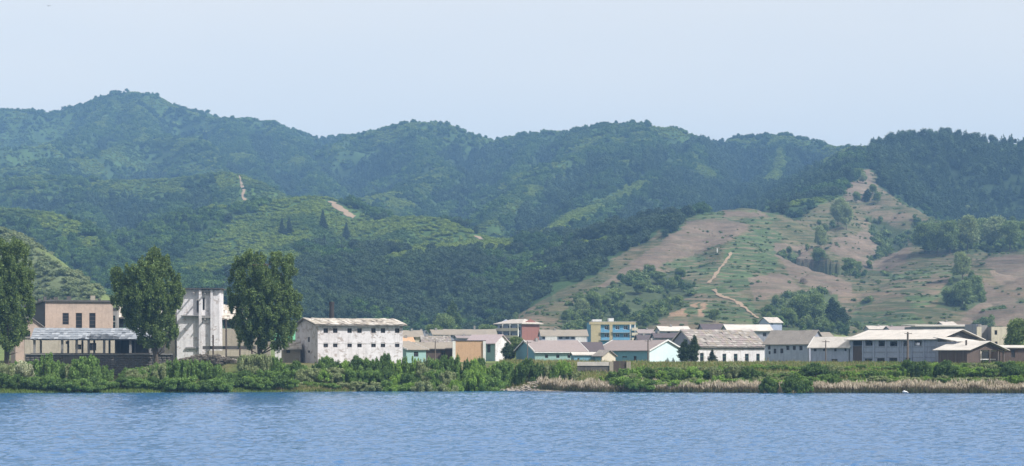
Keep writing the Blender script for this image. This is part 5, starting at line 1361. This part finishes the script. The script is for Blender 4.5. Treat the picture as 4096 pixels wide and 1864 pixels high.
for b in bushes: cnt[(landmark(b[0]), b[6], b[4])] = cnt.get((landmark(b[0]), b[6], b[4]), 0)+1
seen = {}
ORD = ['first', 'second', 'third', 'fourth', 'fifth', 'sixth', 'seventh', 'eighth', 'ninth']
for (px_, ty, Y, w, cn, kd, row) in bushes:
    x = (px_-CX)/F*Y; z0 = z1(x, Y); H = max(1.0, ZY(ty, Y)-z0); wd = w/F*Y/2
    k = (landmark(px_), row, cn); i = seen.get(k, 0); seen[k] = i+1
    lab = f'{cn} bush {row} {k[0]}' + (f', {ORD[min(i, 8)]} one' if cnt[k] > 1 else '')
    o = empty('bush', (x, Y, z0), R.random()*6.28, lab, 'bush', 'bushes along the river bank')
    o.scale = (wd, wd, H)
    link('foliage', BME[(cn, kd)], o); link('stems', STEMM, o)

# small trees between the buildings and on the hill
def mk_tree(name, kind, seed, c, c2, leaf=None):
    rg = np.random.default_rng(seed); lb = []
    if kind == 'column':
        for i in range(16): z = .08+.86*i/15; w = .16*math.sin(math.pi*min(.97, .12+z*.9))+.03; a = rg.random()*6.28; lb.append((w*.4*math.cos(a), w*.4*math.sin(a), z, w, w, .09))
    elif kind == 'conifer':
        for i in range(14): z = .1+.84*i/13; w = .24*(1.03-z)+.02; a = rg.random()*6.28; lb.append((w*.3*math.cos(a), w*.3*math.sin(a), z, w, w, .07))
    elif kind == 'umbrella':
        for i in range(12): a = rg.random()*6.28; r = .3*math.sqrt(rg.random()); lb.append((r*math.cos(a), r*math.sin(a), .72+.18*rg.random(), .15, .15, .1))
    else:
        for i in range(18):
            a = rg.random()*6.28; r = .3*math.sqrt(rg.random()); z = .32+.6*rg.random(); s = .13+.07*rg.random(); lb.append((r*(1.2-z*.6)*math.cos(a), r*(1.2-z*.6)*math.sin(a), z, s, s, s*.85))
    V, Fc = lobe_leaves(lb, 7000, .020, rg, .5)
    cr = npmesh('crown', V, Fc, [leafmat('leaf_'+name, c, c2, .25, .8, .6)])
    t = MB(); t.tube((0,0,-.04), (0,0,.55), .02, .012, 7); t.tube((0,0,.4), (.15,.05,.7), .01, .005, 5); t.tube((0,0,.35), (-.14,-.04,.68), .01, .005, 5)
    return cr, t.mesh('trunk', M_BARK)
TK = {'dark': mk_tree('dark', 'column', 601, (0.03,0.055,0.02), (0.06,0.095,0.035)), 'conifer': mk_tree('conifer', 'conifer', 602, (0.02,0.04,0.018), (0.045,0.07,0.028)),
      'round': mk_tree('round', 'round', 603, (0.09,0.15,0.045), (0.24,0.31,0.11)), 'pale': mk_tree('pale', 'round', 604, (0.15,0.21,0.08), (0.33,0.38,0.18)),
      'sky': mk_tree('skyline', 'round', 605, (0.02,0.045,0.02), (0.05,0.085,0.03)), 'umbrella': mk_tree('umbrella', 'umbrella', 606, (0.02,0.045,0.02), (0.05,0.085,0.03)),
      'poplar': mk_tree('poplar', 'column', 607, (0.05,0.09,0.025), (0.10,0.15,0.045))}
def tree(kind, px, pyb, pyt, label, Y=None, Ymin=700, Ymax=4000, wk=1.0, group=None, nm=None):
    if Y: x = (px-CX)/F*Y; p = Vector((x, Y, z1(x, Y)))
    else: p = locate(px, pyb, Ymin, Ymax)
    H = (ZY(pyt, p.y)-p.z)
    if Y is None: H = max(H, (pyb-pyt)/F*p.y)
    names = {'dark': 'evergreen_tree', 'conifer': 'pine_tree', 'round': 'broadleaf_tree', 'pale': 'broadleaf_tree', 'sky': 'ridge_tree', 'umbrella': 'ridge_tree', 'poplar': 'poplar_tree'}
    o = empty(nm or names[kind], p-Vector((0, 0, .02*H)), R.random()*6.28, label, 'tree', group); o.scale = (H*wk, H*wk, H)
    link('crown', TK[kind][0], o); link('trunk', TK[kind][1], o)
tree('dark', 2030, 1440, 1368, 'dark evergreen between the orange building and the blue gable', Y=425, wk=1.5)
tree('round', 2070, 1440, 1345, 'green tree behind the dark evergreen near the blue gable', Y=470, wk=1.1)
tree('dark', 2778, 1447, 1340, 'tall dark evergreen at the left corner of the large white shed', Y=424, wk=1.0)
tree('dark', 2740, 1447, 1356, 'grey green evergreen before the dark shed gable', Y=423, wk=1.3)
tree('conifer', 2850, 1447, 1396, 'small round shrub tree before the white shed wall', Y=425, wk=1.6)
tree('poplar', 1812, 1330, 1204, 'lone slender poplar in the village before the dark woods', Y=790, wk=.95)
tree('round', 1775, 1335, 1252, 'bushy tree at the foot of the lone slender poplar', Y=785, wk=1.0)
tree('round', 1735, 1340, 1296, 'small tree over the grey roofs left of the lone poplar', Y=700, wk=1.1)
tree('round', 1955, 1325, 1296, 'small tree left of the red end block', Y=720, wk=1.4)
tree('round', 4082, 1370, 1272, 'green tree at the right edge beside the pale stair block', Y=430, wk=.9)
tree('round', 4060, 1370, 1290, 'smaller green tree against the pale stair block', Y=432, wk=.7)
for i, (px_, b, t_, l) in enumerate([(1129,938,870,'leftmost of the pair'),(1157,938,866,'right one of the pair'),(1291,918,838,'standing high on the face'),(1386,956,888,'standing to the right'),(1296,986,934,'lowest of them')]):
    tree('conifer', px_, b, t_, f'dark pine on the light grassy hill, {l}', Ymin=900, Ymax=1600, wk=.95, group='pines on the grassy hill')
for (px_, b, t_, k, l, wk) in [
    (3352,905,795,'pale','tall pale tree in the saddle of the terraced hill',.8),(3385,920,812,'pale','pale tree right of the saddle tree',.7),(3284,1000,905,'pale','pale thin tree on the gully edge',.75),
    (3275,1055,990,'round','dark bush tree at the gully bottom',1.3),(3400,1110,1030,'round','round tree below the mauve field',1.1),(3432,1090,1045,'round','small tree beside the round field tree',1.1),
    (3870,870,822,'pale','lone pale tree against the dark ridge',1.0),
    (3700,1010,890,'round','leftmost big tree of the hillside tree row',1.05),(3750,1020,890,'round','second big tree of the hillside tree row',1.0),(3800,1015,880,'round','third big tree of the hillside tree row',1.0),
    (3870,1000,865,'pale','pale crowned tree in the middle of the tree row',1.0),(3920,990,870,'round','tree just right of the pale crowned tree',1.0),(3975,990,868,'pale','large pale tree of the row near the right edge',1.1),(4040,1000,880,'round','second last tree of the hillside row',1.1),(4090,990,885,'round','last tree of the hillside row',1.1),
    (3850,1120,1010,'pale','pale tree below the hillside tree row',.9),(3900,1200,1100,'round','tree on the field edge below the row',1.0),(3850,1225,1120,'round','lower tree on the field edge',1.1),(3790,1220,1150,'round','small tree left of the field edge trees',1.2),
    (3424,812,765,'round','small tree low on the bare pyramid slope left side',1.0),(3470,805,755,'dark','dark tree on the bare pyramid slope',1.6),(3512,812,768,'round','small tree at the right foot of the bare pyramid',1.1),(3452,735,690,'pale','pale tree near the tip of the bare pyramid',1.0),(3490,775,735,'round','round tree halfway up the bare pyramid',1.1),
    (2640,1140,1085,'round','bushy tree below the long brown field',1.4),(2720,1120,1070,'round','tree below the right end of the brown field',1.4),(2560,1180,1120,'round','tree in the brush left of the footpath',1.4),
    (3200,1300,1175,'round','large round tree in the clump behind the bluish shed',1.1),(3260,1310,1170,'round','tallest tree of the clump behind the sheds',1.0),(3330,1310,1190,'dark','dark tree in the clump above the cream roofs',1.6),(3150,1310,1230,'round','left tree of the clump beside the lone house',1.3),(3370,1320,1230,'dark','right dark tree of the clump above the cream roofs',1.5),
    (2330,1270,1195,'pale','pale green tree on the lower left hill slope',1.1),(2370,1250,1165,'round','tree above the yellow block on the hill slope',1.1),(2420,1240,1180,'round','round tree on the slope right above the yellow block',1.2),(2270,1290,1240,'round','low tree near the hill foot',1.3),(2500,1270,1215,'dark','dark tree on the slope right of the yellow block',1.7),(2860,1290,1235,'round','tree above the dark grey store roof',1.3)]:
    tree(k, px_, b, t_, l, Ymin=700, Ymax=1700, wk=wk)
sk = [(3636,548,'leftmost lone tree'),(3660,552,'second tree'),(3675,548,'third tree'),(3688,553,'fourth tree'),(3700,545,'fifth tree'),(3722,546,'sixth tree'),(3740,538,'round crown'),(3758,540,'low crown'),(3777,534,'high crown'),(3793,537,'pointed crown'),(3812,534,'tallest crown'),(3830,540,'narrow crown'),(3843,544,'right end crown'),(3877,551,'lone tree'),(3905,548,'left half of the twin trees'),(3925,546,'right half of the twin trees'),(3985,556,'umbrella shaped lone tree'),(4017,552,'thin spindly tree'),(4060,555,'last lone tree')]
for i, (px_, t_, l) in enumerate(sk):
    c = np.interp(px_, colpx, np.arange(len(colpx))); rr = (rowY > 1600) & (rowY < 1950); q = np.argmin(np.where(rr, GPY[:, int(c)], 1e9)); Y = rowY[q]
    x = (px_-CX)/F*Y; z = z1(x, Y); H = max(5.0, (YH-t_)/F*Y+CH-z)
    k = 'umbrella' if i in (0, 13, 16) else 'sky'
    o = empty('ridge_tree', (x, Y, z-.3), R.random()*6.28, f'skyline tree on the dark right ridge, {l}', 'tree', 'trees on the right skyline'); o.scale = (H*.95, H*.95, H)
    link('crown', TK[k][0], o); link('trunk', TK[k][1], o)
for (px_, l) in ((783,'left'),(1240,'middle'),(1410,'twin'),(1455,'right')):
    rr = (rowY > 2500) & (rowY < 3080); q = np.argmin(np.where(rr, GPY[:, int(np.interp(px_, colpx, np.arange(len(colpx))))], 1e9)); Y = rowY[q]; x = (px_-CX)/F*Y
    o = empty('ridge_tree', (x, Y, z1(x, Y)-.5), 0, f'small tree sticking out of the far left skyline, {l} one', 'tree', 'trees on the far left skyline'); o.scale = (6, 6, 6)
    link('crown', TK['sky'][0], o); link('trunk', TK['sky'][1], o)

# ------------------------------------------------------------------ reeds, grass
def blades(name, label, n, xr, dr, hr, wr, mat, cat, seed, lean=.25, base=0.0, pxmask=None, tipdrop=0):
    rg = np.random.default_rng(seed); px_ = xr[0]+(xr[1]-xr[0])*rg.random(n); d = dr[0]+(dr[1]-dr[0])*rg.random(n)
    if pxmask is not None:
        k = rg.random(n) < pxmask(px_)*(np.clip(fbm(px_/28, d/3, 991, 3)*4-1.1, 0.25, 1) if cat == 'reeds' else 1); px_, d = px_[k], d[k]; n = len(px_)
    x = (px_-CX)/F*340; Y = shoreY(x)+d; x = (px_-CX)/F*Y; z = zt(x, Y)
    h = (hr[0]+(hr[1]-hr[0])*rg.random(n))*(.45+1.1*fbm(x/2.2, Y/2.2, 17, 3)); w = wr[0]+(wr[1]-wr[0])*rg.random(n)
    a = rg.random(n)*6.28; lx = rg.normal(size=n)*lean*h; ly = rg.normal(size=n)*lean*h*.6
    b0 = base*h
    V = np.stack([np.stack([x-np.cos(a)*w/2, Y-np.sin(a)*w/2, z-.05+b0], 1), np.stack([x+np.cos(a)*w/2, Y+np.sin(a)*w/2, z-.05+b0], 1),
                  np.stack([x+lx*.45+np.cos(a)*w*.4, Y+ly*.45+np.sin(a)*w*.4, z+b0+(h-b0)*.6], 1), np.stack([x+lx, Y+ly, z+h], 1)], 1).reshape(-1, 3)
    return tag(link(name, npmesh(name, V, np.arange(4*n).reshape(-1, 4), [mat])), label, cat, kind='stuff')
rmask = lambda p: np.interp(p, [2150, 2330, 2480, 3020, 3040, 3060, 3110, 3150, 3235, 3280], [.35, .8, 1, 1, .3, .05, .35, .03, .15, 1])
M_REED = leafmat('reed_stem', (0.11,0.085,0.055), (0.20,0.16,0.105), .2, .6, .8)
M_PLUME = leafmat('reed_plume', (0.40,0.34,0.27), (0.70,0.61,0.50), .35, .9, .9)
M_REEDG = leafmat('reed_green', (0.07,0.085,0.03), (0.13,0.13,0.05), .25, .9, .7)
blades('reeds', 'brown dry reed stems lining the right shore', 52000, (2150, 4400), (-.3, 4.2), (0.8, 1.25), (.05, .09), M_REED, 'reeds', 701, .10, pxmask=rmask)
blades('reed_plumes', 'pale feathery plumes topping the reeds of the right shore', 17000, (2150, 4400), (0, 4.2), (1.0, 1.5), (.08, .14), M_PLUME, 'reeds', 702, .10, base=.62, pxmask=rmask)
blades('reed_undergrowth', 'dull green leaves at the foot of the reeds', 22000, (2150, 4400), (-.5, 1.2), (.4, 1.0), (.05, .1), M_REEDG, 'reeds', 703, .2, pxmask=rmask)
M_GR = leafmat('bank_grass', (0.08,0.14,0.026), (0.18,0.25,0.06), .35, .8, .7)
M_GR2 = leafmat('dry_grass', (0.19,0.18,0.07), (0.30,0.27,0.13), .35, .8, .7)
blades('bank_grass', 'bright green grass along the left water edge', 42000, (-250, 2200), (-.1, 8), (.15, .5), (.06, .13), M_GR, 'grass', 704, .25)
blades('slope_grass', 'mixed green grass on the slope behind the reeds', 60000, (2000, 4400), (4, 75), (.2, .5), (.08, .16), M_GR, 'grass', 705, .3)
blades('dry_grass', 'dry tan grass tufts on the upper river bank', 26000, (2000, 4400), (12, 70), (.3, .8), (.08, .16), M_GR2, 'grass', 706, .3, pxmask=lambda p: np.interp(p, [2000, 2250, 2500, 3400, 3600], [.8, 1, .6, .8, .2]))
blades('dry_grass', 'dry grass mixed into the lower left bank', 12000, (1100, 2450), (0, 9), (.3, .8), (.06, .13), M_GR2, 'grass', 707, .3)

# ------------------------------------------------------------------ small things
def waterbird():
    Y = 325.2; x = (3619-CX)/F*Y; o = empty('white_bird', (x, Y, 0.05), 0, 'white waterbird resting at the foot of the reeds', 'bird')
    m = MB()
    for (cx_, cz, rx, rz) in ((0, .17, .42, .15), (-.1, .25, .22, .13)):
        m.add([tuple(a) for a in ICO1*np.array((rx, .18, rz))+np.array((cx_, 0, cz))], [tuple(f_) for f_ in ICOF1])
    m.build('body', M_TRIM, o, True)
    m = MB(); m.tube((.32, 0, .18), (.46, 0, .06), .08, .06, 10); m.add([tuple(a) for a in ICO1*np.array((.1, .07, .07))+np.array((.48, 0, .05))], [tuple(f_) for f_ in ICOF1]); m.build('neck', M_TRIM, o, True)
    MB().tube((.55, 0, .05), (.66, 0, .02), .03, .008, 6).build('beak', plain('beak_yellow', (.6, .35, .05)), o)
waterbird()
def skybird():
    Y = 700.0; p = P(195, 24, Y); o = empty('flying_bird', p, 0.6, 'distant bird in flight high in the top left sky', 'bird')
    gm = plain('feather_grey', (.12, .13, .14)); k = .8
    m = MB(); m.add([tuple(a) for a in ICO0*np.array((.16, .5, .16))*k], [tuple(f_) for f_ in ICOF0]); m.add([tuple(a) for a in ICO0*np.array((.09, .12, .1))*k+np.array((0, -.5, .08))*k], [tuple(f_) for f_ in ICOF0]); m.build('body', gm, o, True)
    for s in (-1, 1):
        m = MB(); m.add([(0, -.25*k, .05), (0, .25*k, .05), (s*.7*k, .1*k, .3*k), (s*.7*k, -.25*k, .32*k), (s*1.15*k, .15*k, .12*k), (0, 0, -.02), (s*.7*k, 0, .26*k)], [(0,1,2,3), (3,2,4), (0,5,6,3), (1,5,6,2)]); m.build('wing', gm, o)
skybird()

# ------------------------------------------------------------------ haze
def haze():
    m = bpy.data.materials.new('haze'); m.use_nodes = True; t = m.node_tree; t.nodes.clear()
    out = N(t, 'ShaderNodeOutputMaterial'); v = N(t, 'ShaderNodeVolumePrincipled')
    v.inputs['Color'].default_value = (0.29, 0.57, 1.0, 1); v.inputs['Density'].default_value = 0.00019; v.inputs['Anisotropy'].default_value = 0.0
    t.links.new(v.outputs[0], out.inputs['Volume'])
    o = MB().box(-4300, -700, -6, 4300, 4750, 480).build('haze', m); tag(o, 'thin blue summer haze over river and hills', kind='stuff')
haze()
print('objects', len(bpy.data.objects), 'polys', sum(len(m.polygons) for m in bpy.data.meshes))
